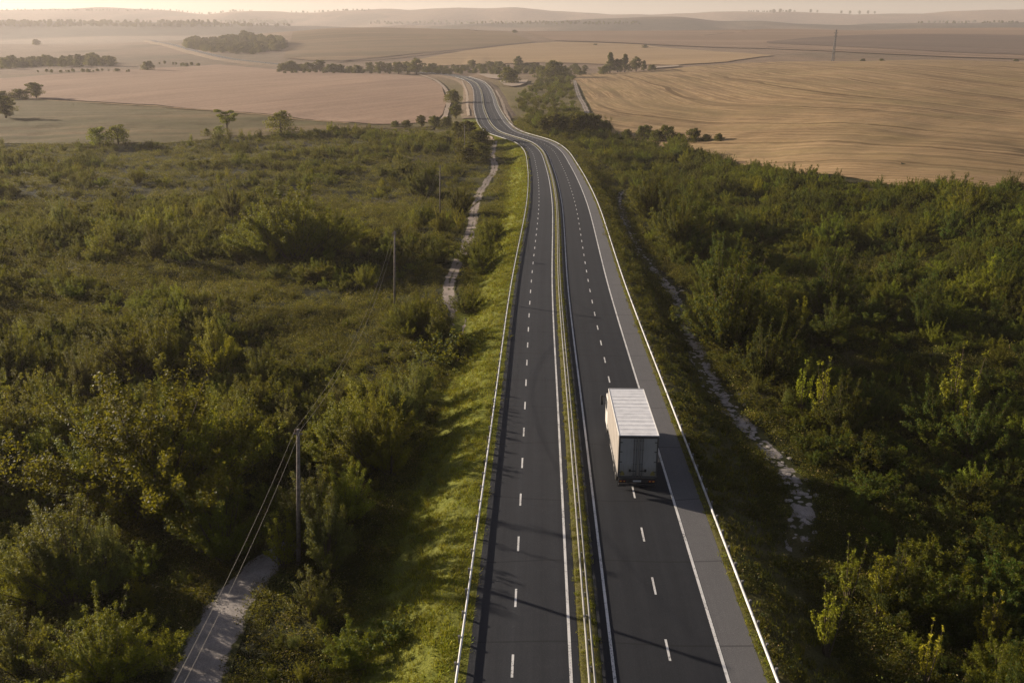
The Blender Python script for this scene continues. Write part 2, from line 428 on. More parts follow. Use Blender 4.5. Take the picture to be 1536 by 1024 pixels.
def gravel_mat(name, a, b, grass, gfac, brk=2.2, bias=0.0):
    m = NT(name); v = m.coord(); tc = m.n('ShaderNodeTexCoord'); sp = m.n('ShaderNodeSeparateXYZ'); m.l(tc.outputs['UV'], sp.inputs[0])
    n = m.noise(v, 1.1, 6, .65); f = m.noise(v, 16, 4); g = m.noise(v, .5, 5, .7)
    c = m.mix(m.ramp(n, [(.3, 0.0), (.7, 1.0)]), a, b)
    c = m.mix(1.0, c, m.ramp(f, [(.3, .7), (.7, 1.3)]), 'MULTIPLY')
    # grass in the crown of the track and along its edges, u in -1..1
    au = m.math('ABSOLUTE', sp.outputs[0])
    edge = m.math('MULTIPLY', m.math('SUBTRACT', au, .62), 2.6)
    mid = m.math('SUBTRACT', gfac, m.math('MULTIPLY', au, gfac * 3.2))
    k = m.math('ADD', m.math('MAXIMUM', edge, mid), m.math('MULTIPLY', m.math('ADD', m.math('SUBTRACT', g, .5), bias), brk))
    c = m.mix(m.ramp(k, [(.28, 0.0), (.52, 1.0)]), c, grass)
    m.col(c); m.rough(.95, .08); m.bump(f, .5, .03)
    return m.m
M['gravel'] = gravel_mat('gravel road', (.195, .175, .16), (.29, .262, .24), (.05, .052, .018), 0.0, 3.0, -.05)
M['track'] = gravel_mat('two wheel dirt track', (.20, .165, .14), (.31, .26, .22), (.06, .06, .02), .42, 2.8)
M['footpath'] = gravel_mat('broken stony path', (.19, .168, .152), (.30, .27, .245), (.040, .042, .014), 0.0, 4.8, .06)

# ------------------------------------------------------------------ landscape sheet
nr, nc = 620, 660
tt = np.linspace(0, 1, nr)
Yr = -40 + 34 * np.exp(tt * math.log(7700 / 34))
uu = np.linspace(-1, 1, nc); uu = np.sign(uu) * (.45 * np.abs(uu) + .55 * np.abs(uu) ** 2.2)
Xg = uu[None] * (1.02 * (np.maximum(Yr, 0) + 34))[:, None] + np.interp(Yr, MONO_Y, MONO_X)[:, None] * (1 - np.abs(uu))[None] * (Yr < 700)[:, None]
Yg = np.repeat(Yr[:, None], nc, 1)
Zg = ground(Xg, Yg)
dd = Xg - xc(Yg)
def lerpc(a, b, t): return a * (1 - t[..., None]) + np.array(b) * t[..., None]
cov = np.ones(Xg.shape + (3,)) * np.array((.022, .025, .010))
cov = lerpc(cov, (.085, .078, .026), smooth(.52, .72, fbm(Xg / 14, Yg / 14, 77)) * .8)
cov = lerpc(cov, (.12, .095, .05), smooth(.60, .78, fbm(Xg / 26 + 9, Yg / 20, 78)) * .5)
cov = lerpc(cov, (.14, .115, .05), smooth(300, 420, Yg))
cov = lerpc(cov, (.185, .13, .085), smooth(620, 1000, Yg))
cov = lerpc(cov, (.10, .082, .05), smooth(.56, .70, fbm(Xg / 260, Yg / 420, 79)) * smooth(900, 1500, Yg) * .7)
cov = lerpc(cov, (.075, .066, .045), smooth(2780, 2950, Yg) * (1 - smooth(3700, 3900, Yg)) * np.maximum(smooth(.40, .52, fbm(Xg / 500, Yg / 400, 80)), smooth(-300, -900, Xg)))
pale = smooth(2150, 2500, Yg) * (1 - smooth(2700, 2850, Yg)); cov = lerpc(cov, (.27, .22, .17), pale * .7)  # pale band painted into the land colour, standing in for valley mist
cov4 = np.concatenate([cov, np.ones(Xg.shape + (1,))], -1)
idx = np.arange(nr * nc).reshape(nr, nc)
quads = np.stack([idx[:-1, :-1], idx[:-1, 1:], idx[1:, 1:], idx[1:, :-1]], -1).reshape(-1, 4)
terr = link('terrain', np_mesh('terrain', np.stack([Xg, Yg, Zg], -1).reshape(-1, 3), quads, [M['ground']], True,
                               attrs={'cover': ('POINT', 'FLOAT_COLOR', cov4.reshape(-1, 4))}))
tag(terr, kind='structure')

# ------------------------------------------------------------------ fields: sheets between a far and a near edge
def resample(P, n):
    P = np.asarray(P, float); s = np.concatenate([[0], np.cumsum(np.linalg.norm(np.diff(P[:, :2], axis=0), axis=1))])
    q = np.linspace(0, s[-1], n); return np.stack([np.interp(q, s, P[:, i]) for i in range(2)], 1)
def sheet(name, far, near_, mat, nx=140, ny=90, off=.25, wob=0.0):
    A = resample([G(*p)[:2] for p in far], nx); B = resample([G(*p)[:2] for p in near_], nx)
    t = np.linspace(0, 1, ny)[:, None, None]
    P = A[None] * (1 - t) + B[None] * t
    if wob:
        k = fbm(P[..., 0] / 18, P[..., 1] / 18, 5) - .5
        P[..., 1] += wob * k * 2 * (np.abs(t[..., 0] - .5) * 2) ** 6
    Z = ground(P[..., 0], P[..., 1]) + off + np.maximum(P[..., 1] - 300, 0) * .0007
    i = np.arange(nx * ny).reshape(ny, nx)
    q = np.stack([i[:-1, :-1], i[1:, :-1], i[1:, 1:], i[:-1, 1:]], -1).reshape(-1, 4)
    UV = np.dstack([P[..., 1], P[..., 0] - .0022 * np.maximum(0, 520 - P[..., 1]) ** 2])     # swaths bend with the slope
    o = link(name, np_mesh(name, np.dstack([P, Z]).reshape(-1, 3), q, [mat], True, uv=UV.reshape(-1, 2))); tag(o, kind='structure'); return o

sheet('harvested_field', [(-320, 126), (-60, 122), (120, 110), (260, 102), (330, 98), (420, 106), (520, 111), (600, 112), (640, 118), (662, 128)],
      [(-320, 138), (-60, 142), (80, 150), (230, 158), (400, 172), (520, 184), (585, 187), (648, 184), (664, 172), (670, 154)], M['f_left'])
sheet('stubble_field', [(858, 116), (880, 112), (935, 110), (1010, 104), (1090, 97), (1190, 93.5), (1300, 93), (1536, 93.5), (1900, 94)],
      [(868, 128), (890, 170), (915, 200), (990, 220), (1060, 238), (1200, 262), (1370, 282), (1536, 287), (2000, 290)], M['f_right'], 200, 160, .25, 5)
sheet('golden_field', [(640, 88), (700, 77), (765, 68.5), (840, 64), (960, 68), (1040, 76), (1100, 80), (1160, 84)],
      [(560, 100), (640, 101), (720, 97), (800, 95), (890, 97), (960, 98), (1010, 99), (1090, 94)], M['f_gold'], 140, 60, .4)
sheet('hill_field', [(440, 49), (480, 45), (520, 43), (580, 42.5), (640, 43.5), (700, 46), (760, 49)],
      [(425, 88), (470, 92), (520, 92), (600, 84), (680, 76), (745, 69), (800, 64)], M['f_dome'], 120, 60, .5)
sheet('plateau_field', [(790, 49.5), (900, 48), (1024, 47), (1150, 46), (1280, 45.5), (1536, 43.5), (1900, 43)],
      [(830, 62), (900, 64), (1024, 70), (1150, 74), (1280, 80), (1536, 90), (1900, 92)], M['f_plateau'], 140, 60, .6)
sheet('fallow_field', [(1150, 64), (1220, 58), (1300, 54), (1400, 53), (1536, 55), (1900, 54)],
      [(1150, 66.5), (1230, 70), (1330, 75), (1420, 80), (1536, 84), (1900, 86)], M['f_dark'], 100, 40, 1.3)
sheet('meadow', [(-320, 143), (-60, 146), (80, 153), (230, 161), (400, 175), (520, 187), (600, 191), (650, 190)],
      [(-320, 219), (-60, 217), (60, 217), (230, 216), (380, 206), (500, 196), (600, 194), (650, 194)], M['meadow'], 140, 70, .22, 4)

def strip(name, P2, width, mat, off=.08, n_across=5, step=.8, z=None, jag=.0):
    C = catmull(P2, step); 
    for _ in range(6):
        s = C.copy(); s[1:-1] = (C[:-2] + 2 * C[1:-1] + C[2:]) / 4; C = s
    t = np.gradient(C, axis=0); t /= np.linalg.norm(t, axis=1)[:, None]; nn = np.stack([t[:, 1], -t[:, 0]], 1)
    w = np.interp(np.linspace(0, 1, len(C)), np.linspace(0, 1, len(width)), width) if not np.isscalar(width) else np.full(len(C), width)
    w = w * (1 + jag * (fbm(np.arange(len(C)) * .23, np.zeros(len(C)), 3) - .5) * 2)
    u = np.linspace(-1, 1, n_across)
    P = C[:, None] + nn[:, None] * (w[:, None] * .5 * u[None])[..., None]
    Z = ground(P[..., 0], P[..., 1]) + off + np.maximum(P[..., 1] - 300, 0) * .0005
    ln = np.concatenate([[0], np.cumsum(np.linalg.norm(np.diff(C, axis=0), axis=1))])
    UV = np.dstack([np.repeat(u[None], len(C), 0), np.repeat(ln[:, None], n_across, 1)])
    i = np.arange(len(C) * n_across).reshape(len(C), n_across)
    q = np.stack([i[:-1, :-1], i[:-1, 1:], i[1:, 1:], i[1:, :-1]], -1).reshape(-1, 4)
    o = link(name, np_mesh(name, np.dstack([P, Z]).reshape(-1, 3), q, [mat], True, uv=UV.reshape(-1, 2))); tag(o, kind='structure')
    return o, C
EXCL = []                                             # polylines kept free of shrubs: (points, half width)
def px_strip(name, pix, width, mat, keep=None, **kw):
    P2 = [G(*p)[:2] for p in pix]
    o, C = strip(name, P2, width, mat, **kw)
    if keep: EXCL.append((C, keep))
    return C
px_strip('gravel_track', [(250, 1180), (275, 1080), (292, 1024), (318, 960), (345, 905), (372, 868), (405, 838), (440, 815)], [3.4, 3.3, 3.2, 3.2, 3.0, 2.6], M['gravel'], 2.9, jag=.22, off=.035)
px_strip('dirt_track', [(742, 213), (738, 235), (742, 252), (722, 285), (713, 310), (708, 340), (700, 368), (688, 392), (674, 425), (676, 452), (688, 480), (690, 505)],
         [2.6, 2.4, 2.2, 2.4, 2.2, 1.8], M['track'], 2.7, jag=.3)
RP = px_strip('stony_path', [(975, 284), (945, 285), (931, 296), (936, 330), (958, 375), (985, 410), (1010, 440), (1025, 475), (1040, 515), (1055, 555), (1085, 598), (1122, 645), (1160, 682), (1190, 722), (1204, 765), (1200, 805), (1190, 830)],
         [.7, .6, .7, .7, .8, 1.0, 1.4, 2.2, 2.2, 1.3], M['footpath'], 1.9, jag=.55)
px_strip('dirt_track.001', [(862, 122), (866, 138), (872, 152), (880, 168), (884, 180)], 3.2, M['track'], 3, jag=.3, off=.35, step=2)
px_strip('dirt_track.002', [(744, 137), (752, 152), (760, 172), (772, 192), (790, 200)], 1.6, M['pale_dirt'], 2, jag=.5, off=.3, step=2)
px_strip('field_edge_path', [(630, 113), (652, 121), (668, 135), (673, 152), (669, 172), (664, 185)], 2.6, M['pale_dirt'], 2.5, jag=.4, off=.5, step=2)
px_strip('field_edge_path.001', [(693, 122), (700, 140), (701, 160), (703, 175)], 1.5, M['pale_dirt'], 2, jag=.5, off=.4, step=2)
px_strip('dirt_track.003', [(500, 94), (560, 90), (620, 84), (680, 77.5), (740, 71), (790, 66), (830, 63.3)], 9, M['f_dark'], None, jag=.2, off=1.3, step=8)
px_strip('dirt_track.004', [(1150, 72), (1240, 76), (1330, 80), (1430, 84), (1536, 88)], 6, M['f_dark'], None, jag=.2, off=1.5, step=8)
px_strip('field_bank', [(-40, 147), (80, 152), (230, 160), (400, 173.5), (520, 186)], 3.0, M['f_right'], None, jag=.5, off=.35, step=3)
# pale yards beside the road
sheet('gravel_yard', [(715, 113), (728, 112.5), (740, 114), (756, 113.5)], [(722, 115), (732, 118.5), (745, 120.5), (756, 119)], M['pale_dirt'], 20, 12, .8)
sheet('gravel_yard.001', [(748, 123), (762, 122.5), (775, 122.5), (792, 121.5)], [(756, 129.5), (768, 131.5), (780, 130), (790, 126)], M['pale_dirt'], 20, 12, .8)
sheet('gravel_yard.002', [(695, 203), (712, 201), (728, 203), (738, 206)], [(700, 209), (714, 210), (730, 211), (742, 212)], M['pale_dirt'], 20, 8, .3)
sheet('gravel_yard.003', [(980, 102), (1000, 100.5), (1018, 99.5)], [(976, 104.5), (998, 103), (1018, 101.5)], M['pale_dirt'], 20, 8, .8)

# ------------------------------------------------------------------ road
def road_pts(off, i0=0, i1=None, dz=0.0):
    sl = slice(i0, i1)
    return np.concatenate([CL[sl] + NRM[sl] * off, (CZ[sl] + dz)[:, None]], 1)
def ribbon(name, offs, mat, dz, i0=0, i1=None, kind='structure', dzs=None):
    offs = np.asarray(offs, float); dzs = np.zeros(len(offs)) if dzs is None else np.asarray(dzs, float)
    P = np.stack([road_pts(o, i0, i1, dz + z) for o, z in zip(offs, dzs)], 1)
    n = P.shape[0]; k = len(offs)
    UV = np.dstack([np.repeat(offs[None], n, 0), np.repeat(S[slice(i0, i1)][:, None], k, 1)])
    i = np.arange(n * k).reshape(n, k)
    q = np.stack([i[:-1, :-1], i[:-1, 1:], i[1:, 1:], i[1:, :-1]], -1).reshape(-1, 4)
    o = link(name, np_mesh(name, P.reshape(-1, 3), q, [mat], True, uv=UV.reshape(-1, 2)))
    if kind: tag(o, kind=kind)
    return o
LE, RE = -5.6, 7.8
def camber(o): return -.02 * abs(o)
ribbon('road', np.linspace(LE, -.5, 8), M['asphalt_old'], 0)
ribbon('road.001', np.linspace(.5, 6.2, 8), M['asphalt_new'], 0)
ribbon('hard_shoulder', [6.2, 7.0, RE], M['shoulder'], 0)
ribbon('edge_line', [-.98, -.84], M['paint'], .006)
ribbon('edge_line.001', [.97, 1.11], M['paint'], .006)
ribbon('edge_line.002', [6.02, 6.17], M['paint'], .006)
ribbon('edge_line.003', [-5.50, -5.42], M['paint'], .006, i0=int(np.searchsorted(S, 330 + 60)))
def dashes(name, off, phase_y, per, ln, w=.11):
    mb_V = []; mb_F = []
    s0 = np.interp(phase_y, MONO_Y, S[okm]); s = s0 - per * 14; n = 0
    while s < S[-1] - 5:
        e = s + ln
        if np.interp(s, S, CL[:, 1]) > 1100: break
        ss = np.linspace(s, e, 3)
        for a in ss:
            c = np.array([np.interp(a, S, CL[:, 0]), np.interp(a, S, CL[:, 1])]); nn = np.array([np.interp(a, S, NRM[:, 0]), np.interp(a, S, NRM[:, 1])]); z = np.interp(a, S, CZ) + .006
            for h in (-w / 2, w / 2): mb_V.append((*(c + nn * (off + h)), z))
        mb_F += [(n, n + 1, n + 3, n + 2), (n + 2, n + 3, n + 5, n + 4)]; n += 6; s += per
    o = link(name, np_mesh(name, mb_V, np.array(mb_F), [M['paint']])); tag(o, kind='structure')
def gy(row): return G(800, row)[1]
def rowY(row):                                   # distance at which the near road plane meets a row
    return Z0 / (row_t(row) - SL)
yl = [rowY(r) for r in (741, 807, 885, 983)]; PERL = (yl[0] - yl[3]) / 3
dashes('lane_marking', -3.56, rowY(912), PERL, PERL * .30)
yr_ = [rowY(r) for r in (788, 864, 954)]; PERR = (yr_[0] - yr_[2]) / 2
dashes('lane_marking.001', 3.69, rowY(889), PERR, PERR * .30)

# grassed banks, median and verge strips
def side_strip(name, offs, fz, mat, ymax):
    i1 = int(np.searchsorted(CL[:, 1], ymax)) if ymax < 900 else int(np.argmax(CL[:, 1] > ymax))
    offs = np.asarray(offs, float)
    P = CL[:i1, None] + NRM[:i1, None] * offs[None, :, None]
    Z = fz(P[..., 0], P[..., 1], CZ[:i1, None], offs[None])
    k = len(offs); i = np.arange(i1 * k).reshape(i1, k)
    q = np.stack([i[:-1, :-1], i[:-1, 1:], i[1:, 1:], i[1:, :-1]], -1).reshape(-1, 4)
    UV = np.dstack([np.repeat(offs[None], i1, 0), np.repeat(S[:i1][:, None], k, 1)])
    o = link(name, np_mesh(name, np.dstack([P, Z]).reshape(-1, 3), q, [mat], True, uv=UV.reshape(-1, 2))); tag(o, kind='structure'); return o
def bank_z(edge, sgn):
    def f(X, Y, cz, o):
        g = ground(X, Y) + .07 + .10 * (fbm(X * 1.3, Y * 1.3, 61) - .5)
        t = np.clip((np.abs(o - edge)) / .8, 0, 1)
        return np.where(np.abs(o - edge) < 1e-6, cz - .03, np.minimum(cz - .05, g) * t + (cz - .04) * (1 - t))
    return f
def bankmat(name, cs, bs):
    m = NT(name); v = m.coord(); n = m.noise(v, 1.6, 6, .65); b = m.noise(v, .12, 4); f = m.noise(v, 12, 4)
    c = m.mix(m.ramp(n, [(.3, 0.0), (.7, 1.0)]), cs[0], cs[1]); c = m.mix(m.math('MULTIPLY', m.ramp(b, [(.4, 0.0), (.68, 1.0)]), .6), c, cs[2])
    c = m.mix(1.0, c, m.ramp(f, [(.3, .6), (.7, 1.4)]), 'MULTIPLY'); m.col(c); m.rough(.95, .05); m.bump(n, bs, .2); return m.m
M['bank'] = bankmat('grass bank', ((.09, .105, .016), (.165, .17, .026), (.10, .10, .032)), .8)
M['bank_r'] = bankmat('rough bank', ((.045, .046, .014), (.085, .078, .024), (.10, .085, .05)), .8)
M['dryverge'] = bankmat('dry verge', ((.075, .072, .024), (.13, .115, .045), (.085, .085, .024)), .5)
M['fardirt'] = bankmat('bare dry verge', ((.17, .125, .085), (.25, .185, .13), (.12, .10, .06)), .5)
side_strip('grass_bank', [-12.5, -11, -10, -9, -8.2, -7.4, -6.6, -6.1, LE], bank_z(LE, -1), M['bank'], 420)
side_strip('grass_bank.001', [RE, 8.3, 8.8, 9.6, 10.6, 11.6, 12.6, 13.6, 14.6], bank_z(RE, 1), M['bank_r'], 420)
ribbon('median_strip', [-.52, -.3, 0, .3, .52], M['dryverge'], 0, dzs=[-.02, .05, .07, .05, -.02])
ribbon('verge_strip', [RE - .02, 7.95, 8.25], M['dryverge'], 0, dzs=[-.015, .03, -.01])
i_far = int(np.argmax(CL[:, 1] > 418)); 
def far_verge(name, edge, wide, sgn):
    i1 = len(CL) - 2  # bare verge; its far run's pale colour stands in for the road's reflected shimmer
    offs = np.array([edge, edge + sgn * 1.5, edge + sgn * wide, edge + sgn * (wide + 3)])
    if sgn < 0: offs = offs[::-1]
    P = CL[i_far:i1, None] + NRM[i_far:i1, None] * offs[None, :, None]
    g = ground(P[..., 0], P[..., 1])
    t = np.clip(np.abs(offs - edge)[None] / (wide + 3), 0, 1)
    Z = (CZ[i_far:i1, None] - .05) * (1 - t) + (g + .15) * t; Z = np.maximum(Z, np.where(t < .9, g + .12, -1e9)); Z = np.where(t > .95, g - .4, Z)
    k = 4; n = Z.shape[0]; i = np.arange(n * k).reshape(n, k)
    q = np.stack([i[:-1, :-1], i[:-1, 1:], i[1:, 1:], i[1:, :-1]], -1).reshape(-1, 4)
    tag(link(name, np_mesh(name, np.dstack([P, Z]).reshape(-1, 3), q, [M['fardirt']], True)), kind='structure')
far_verge('dry_verge', LE, 6, -1); far_verge('dry_verge.001', RE, 6, 1)

# ------------------------------------------------------------------ guard rails
def at_s(s, off, dz):
    c = np.array([np.interp(s, S, CL[:, 0]), np.interp(s, S, CL[:, 1])]); n = np.array([np.interp(s, S, NRM[:, 0]), np.interp(s, S, NRM[:, 1])])
    p = c + n * off; return np.array([p[0], p[1], np.interp(s, S, CZ) + dz]), n
PROFILE = [(0.0, .46), (.02, .47), (.045, .49), (.045, .515), (.015, .54), (.0, .56), (.015, .58), (.045, .605), (.045, .63), (.02, .65), (0.0, .67), (-.05, .67), (-.05, .46)]
def guardrail(label, off, face, step, ymax, two=False, h=.70):
    smax = S[int(np.argmax(CL[:, 1] > ymax))]
    s0 = np.interp(14, MONO_Y, S[okm])
    p0, _ = at_s(s0, off, 0)
    root = empty('guardrail', tuple(p0), label, 'guardrail', 'steel guardrails along the highway')
    i0 = int(np.searchsorted(S, s0)); i1 = int(np.searchsorted(S, smax))
    for k, (o, fc) in enumerate([(off, face)] if not two else [(off - .13, -1), (off + .13, 1)]):
        prof = np.array(PROFILE); P = np.stack([road_pts(o + fc * a, i0, i1, b * h) for a, b in prof], 1) - p0
        n, kk = P.shape[:2]; i = np.arange(n * kk).reshape(n, kk); j = np.roll(i, -1, 1)
        q = np.stack([i[:-1], j[:-1], j[1:], i[1:]], -1).reshape(-1, 4)
        if fc < 0: q = q[:, ::-1]
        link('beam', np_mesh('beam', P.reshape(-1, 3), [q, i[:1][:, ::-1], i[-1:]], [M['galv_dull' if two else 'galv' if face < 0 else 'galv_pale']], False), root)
    pm = MB().box(-.04, .04, -.05, .05, -.9, .66 * h, .008).mesh('post', M['post'])
    if not two:
        blk = MB().box(-.055, .055, -.06, .06, -.9, .80 * h, .008); pm = blk.mesh('post', M['post'])
    ss = np.arange(s0 + .3, smax - 1, step); far = MB()
    for k, s in enumerate(ss):
        pos, n = at_s(s, off - face * (.0 if two else .13), 0)
        if proj(pos)[1] > 1060: pass
        if k - kstart(ss, off) < 100:
            if k < kstart(ss, off): continue
            o = link('post', pm, root); o.location = tuple(pos - p0); o.rotation_euler = (0, 0, math.atan2(n[1], n[0]))
        else:
            q = pos - p0; far.box(q[0] - .05, q[0] + .05, q[1] - .05, q[1] + .05, q[2] - .9, q[2] + .66 * h)
    fo = far.build('post', M['post'], root); tag(fo, kind='stuff')
    return root
def kstart(ss, off): return 6
guardrail('white steel guardrail on short posts at the top of the sunlit grass bank', -6.0, 1, 1.9, 900, False, .5)
guardrail('double steel guardrail on the narrow grassy median between the carriageways', 0.0, 1, 1.9, 900, True, .5)
guardrail('white steel guardrail on posts along the pale hard shoulder beside the truck', 8.12, -1, 1.7, 900)

# ------------------------------------------------------------------ truck
def stripes(name, a, b, scale, axis='Y'):
    m = NT(name); v = m.coord(); w = m.n('ShaderNodeTexWave', wave_type='BANDS', bands_direction=axis, wave_profile='SIN'); w.inputs['Scale'].default_value = scale; w.inputs['Distortion'].default_value = .6; w.inputs['Detail'].default_value = 2
    m.l(v, w.inputs['Vector']); n = m.noise(v, 2.2, 6, .65)
    c = m.mix(w.outputs['Fac'], a, b); c = m.mix(1.0, c, m.ramp(n, [(.3, .84), (.7, 1.1)]), 'MULTIPLY'); m.col(c); m.rough(.5, .35); m.bump(w.outputs['Fac'], .25, .02); return m.m
M['t_roof'] = stripes('white trailer roof', (.62, .62, .63), (.72, .72, .72), .42)
M['t_side'] = stripes('cream side panel', (.27, .245, .215), (.325, .295, .26), .9)
def doormat():
    m = NT('grey rear door'); v = m.coord(); n = m.noise(v, 1.4, 6, .6); s = m.coord('Object', (3, 1, .35)); st = m.noise(s, 2.5, 4)
    c = m.mix(n, (.20, .208, .215), (.265, .272, .278)); c = m.mix(m.math('MULTIPLY', m.ramp(st, [(.5, 0.0), (.75, 1.0)]), .4), c, (.14, .14, .13)); sz = m.n('ShaderNodeSeparateXYZ'); tc2 = m.n('ShaderNodeTexCoord'); m.l(tc2.outputs['Object'], sz.inputs[0])
    lo = m.math('SUBTRACT', 2.0, m.math('ADD', sz.outputs[2], m.math('MULTIPLY', m.math('SUBTRACT', st, .5), 1.6)))   # road spray up the doors
    c = m.mix(m.math('MULTIPLY', m.ramp(lo, [(0.0, 0.0), (.7, 1.0)]), .6), c, (.10, .088, .07))
    m.col(c); m.rough(.5, .35); return m.m
M['t_door'] = doormat()
M['t_dark'] = plain('black chassis steel', (.022, .022, .024), .6, .3)
M['t_frame'] = plain('dark frame', (.045, .047, .05), .5, .4)
M['t_rod'] = plain('steel lock rod', (.10, .105, .11), .4, .5, .6)
M['rubber'] = plain('tyre rubber', (.018, .018, .018), .85, .15)
M['rim'] = plain('steel rim', (.32, .31, .30), .45, .5, .5)
M['t_cab'] = plain('white cab paint', (.62, .60, .56), .3, .5, 0, .04)
M['glass'] = plain('dark glass', (.02, .025, .03), .08, .6)
M['redlens'] = plain('red lamp lens', (.10, .02, .015), .25, .5)
M['amber'] = plain('amber lamp lens', (.42, .20, .03), .25, .5)
M['plate'] = plain('number plate', (.30, .31, .32), .5, .3, 0, .5, 40)
M['mark'] = plain('olive marker plate', (.15, .13, .035), .5, .3, 0, .4, 14)
pr = rowY(741.0); ty = pr + .25
tx = xc(ty) + 3.86
tz = float(np.interp(ty, MONO_Y, CZ[okm]))
truck = empty('truck', (tx, ty, tz), 'white box truck driving away on the dark carriageway, grey rear doors closed', 'truck')
truck.rotation_euler = (math.atan(SL), 0, -math.atan(.0328) * .8)
W2, ZB, ZT, L = 1.245, 1.12, 3.98, 8.15
t = MB(); t.box(-W2 + .03, W2 - .03, .05, L - .02, ZB + .03, ZT - .05, .02); t.build('cargo_box', M['t_side'], truck)
r = MB(); r.box(-W2, W2, .0, L, ZT - .05, ZT, .012)
for k in range(13): y = .35 + k * .62; r.box(-W2 + .06, W2 - .06, y, y + .05, ZT - .002, ZT + .010)
r.build('roof', M['t_roof'], truck)
ra = MB()
for sx in (-1, 1): ra.box(sx * W2 - .03, sx * W2 + .03, .0, L, ZT - .085, ZT + .018, .01)
ra.box(-W2 + .031, W2 - .031, L - .05, L + .02, ZT - .06, ZT + .03, .01); ra.build('roof_rail', M['t_cab'], truck)
for sx in (-1, 1):
    sp_ = MB(); sp_.box(sx * W2 - .015, sx * W2 + .015, .06, L - .03, ZB + .16, ZT - .09)
    for k in range(8): y = .5 + k * 1.0; sp_.box(sx * (W2 + .018) - .006, sx * (W2 + .018) + .006, y, y + .045, ZB + .16, ZT - .09)
    sp_.build('side_panel', M['t_side'], truck)
    sl_ = MB(); sl_.box(sx * W2 - .022, sx * W2 + .022, .05, L - .02, ZB - .02, ZB + .15, .008)
    for k in range(12): y = .4 + k * .64; sl_.box(sx * (W2 + .03) - .012, sx * (W2 + .03) + .012, y, y + .07, ZB - .14, ZB + .10)
    sl_.build('side_rail', M['t_frame'], truck)
    g = MB()
    for z in (.52, .80): g.box(sx * (W2 - .06) - .015, sx * (W2 - .06) + .015, 3.1, 6.2, z - .06, z + .06, .01)
    for y in (3.3, 4.6, 5.9): g.box(sx * (W2 - .1) - .02, sx * (W2 - .1) + .02, y - .03, y + .03, .45, ZB - .02)
    g.build('side_guard', M['post'], truck)
fr = MB(); fr.box(-W2, -W2 + .085, -.05, .05, ZB - .04, ZT - .055, .01); fr.box(W2 - .085, W2, -.05, .05, ZB - .04, ZT - .055, .01)
fr.box(-W2 + .086, W2 - .086, -.05, .05, ZT - .19, ZT - .056, .01); fr.box(-W2 + .086, W2 - .086, -.05, .05, ZB - .12, ZB + .05, .01)
fr.build('rear_frame', M['t_frame'], truck)
for sx in (-1, 1):
    xa, xb = sorted((sx * .03, sx * (W2 - .095)))
    d = MB(); d.box(xa, xb, -.035, .045, ZB + .055, ZT - .20, .012); do = d.build('rear_door', M['t_door'], truck)
    for xx in (.12, .27):
        rd = MB(); rd.tube([(sx * xx, -.075, ZB + .0), (sx * xx, -.075, ZT - .10)], .02, 8)
        for z in (ZB + .15, ZB + .9, ZB + 1.9, ZT - .35): rd.box(sx * xx - .045, sx * xx + .045, -.08, -.034, z - .03, z + .03, .006)
        rd.build('lock_rod', M['t_rod'], do)
    hd = MB(); hd.box(min(sx * .14, sx * .50), max(sx * .14, sx * .50), -.10, -.078, ZB + .42, ZB + .46, .005); hd.box(min(sx * .42, sx * .56), max(sx * .42, sx * .56), -.08, -.034, ZB + .36, ZB + .54, .008)
    hd.build('door_handle', M['t_dark'], do)
    for z in (ZB + .35, ZB + 1.05, ZB + 1.75, ZB + 2.4):
        h = MB(); h.box(min(sx * (W2 - .24), sx * (W2 - .02)), max(sx * (W2 - .24), sx * (W2 - .02)), -.062, -.052, z - .035, z + .035, .004); h.build('hinge', M['t_frame'], do)
    q = MB(); V = [(sx * (W2 - .14), -.040, ZB + .10), (sx * (W2 - .42), -.040, ZB + .10), (sx * (W2 - .42), -.040, ZB + .24), (sx * (W2 - .32), -.040, ZB + .40), (sx * (W2 - .2), -.040, ZB + .42), (sx * (W2 - .14), -.040, ZB + .3)]
    V2 = [(a, -.033, c) for a, _, c in V]; n = len(V)
    q.add(V + V2, [tuple(range(n)), tuple(range(2 * n - 1, n - 1, -1))] + [(i, (i + 1) % n, n + (i + 1) % n, n + i) for i in range(n)]); q.build('marker_plate', M['mark'], do)
ch = MB(); 
for sx in (-.42, .42): ch.box(sx - .05, sx + .05, .1, L + 1.9, .78, ZB + .02, .01)
for y in (.5, 2.2, 4.0, 6.0, 8.0): ch.box(-.36, .36, y - .05, y + .05, .82, ZB - .03)
ch.build('chassis', M['t_dark'], truck)
bp = MB(); bp.box(-1.18, 1.18, -.10, .04, .50, .66, .02); bp.box(-.62, -.54, -.03, .05, .66, .95); bp.box(.54, .62, -.03, .05, .66, .95); bp.build('bumper', M['t_dark'], truck)
lb = MB(); lb.box(-1.2, 1.2, -.055, .03, .72, .96, .015); lb.build('light_bar', M['t_dark'], truck)
for sx in (-1, 1):
    tl = MB(); tl.box(min(sx * .72, sx * 1.14), max(sx * .72, sx * 1.14), -.085, -.054, .76, .90, .012); lo = tl.build('tail_light', M['redlens'], truck)
    am = MB(); am.box(min(sx * .98, sx * 1.10), max(sx * .98, sx * 1.10), -.095, -.084, .79, .87, .006); am.box(min(sx * .78, sx * .86), max(sx * .78, sx * .86), -.095, -.084, .79, .87, .006); am.build('indicator', M['amber'], lo)
    mf = MB(); mf.box(min(sx * .62, sx * 1.16), max(sx * .62, sx * 1.16), .55, .57, .14, .80, .004); mf.build('mud_flap', M['rubber'], truck)
pl = MB(); pl.box(-.26, .26, -.075, -.056, .78, .90, .005); pl.build('number_plate', M['plate'], truck)
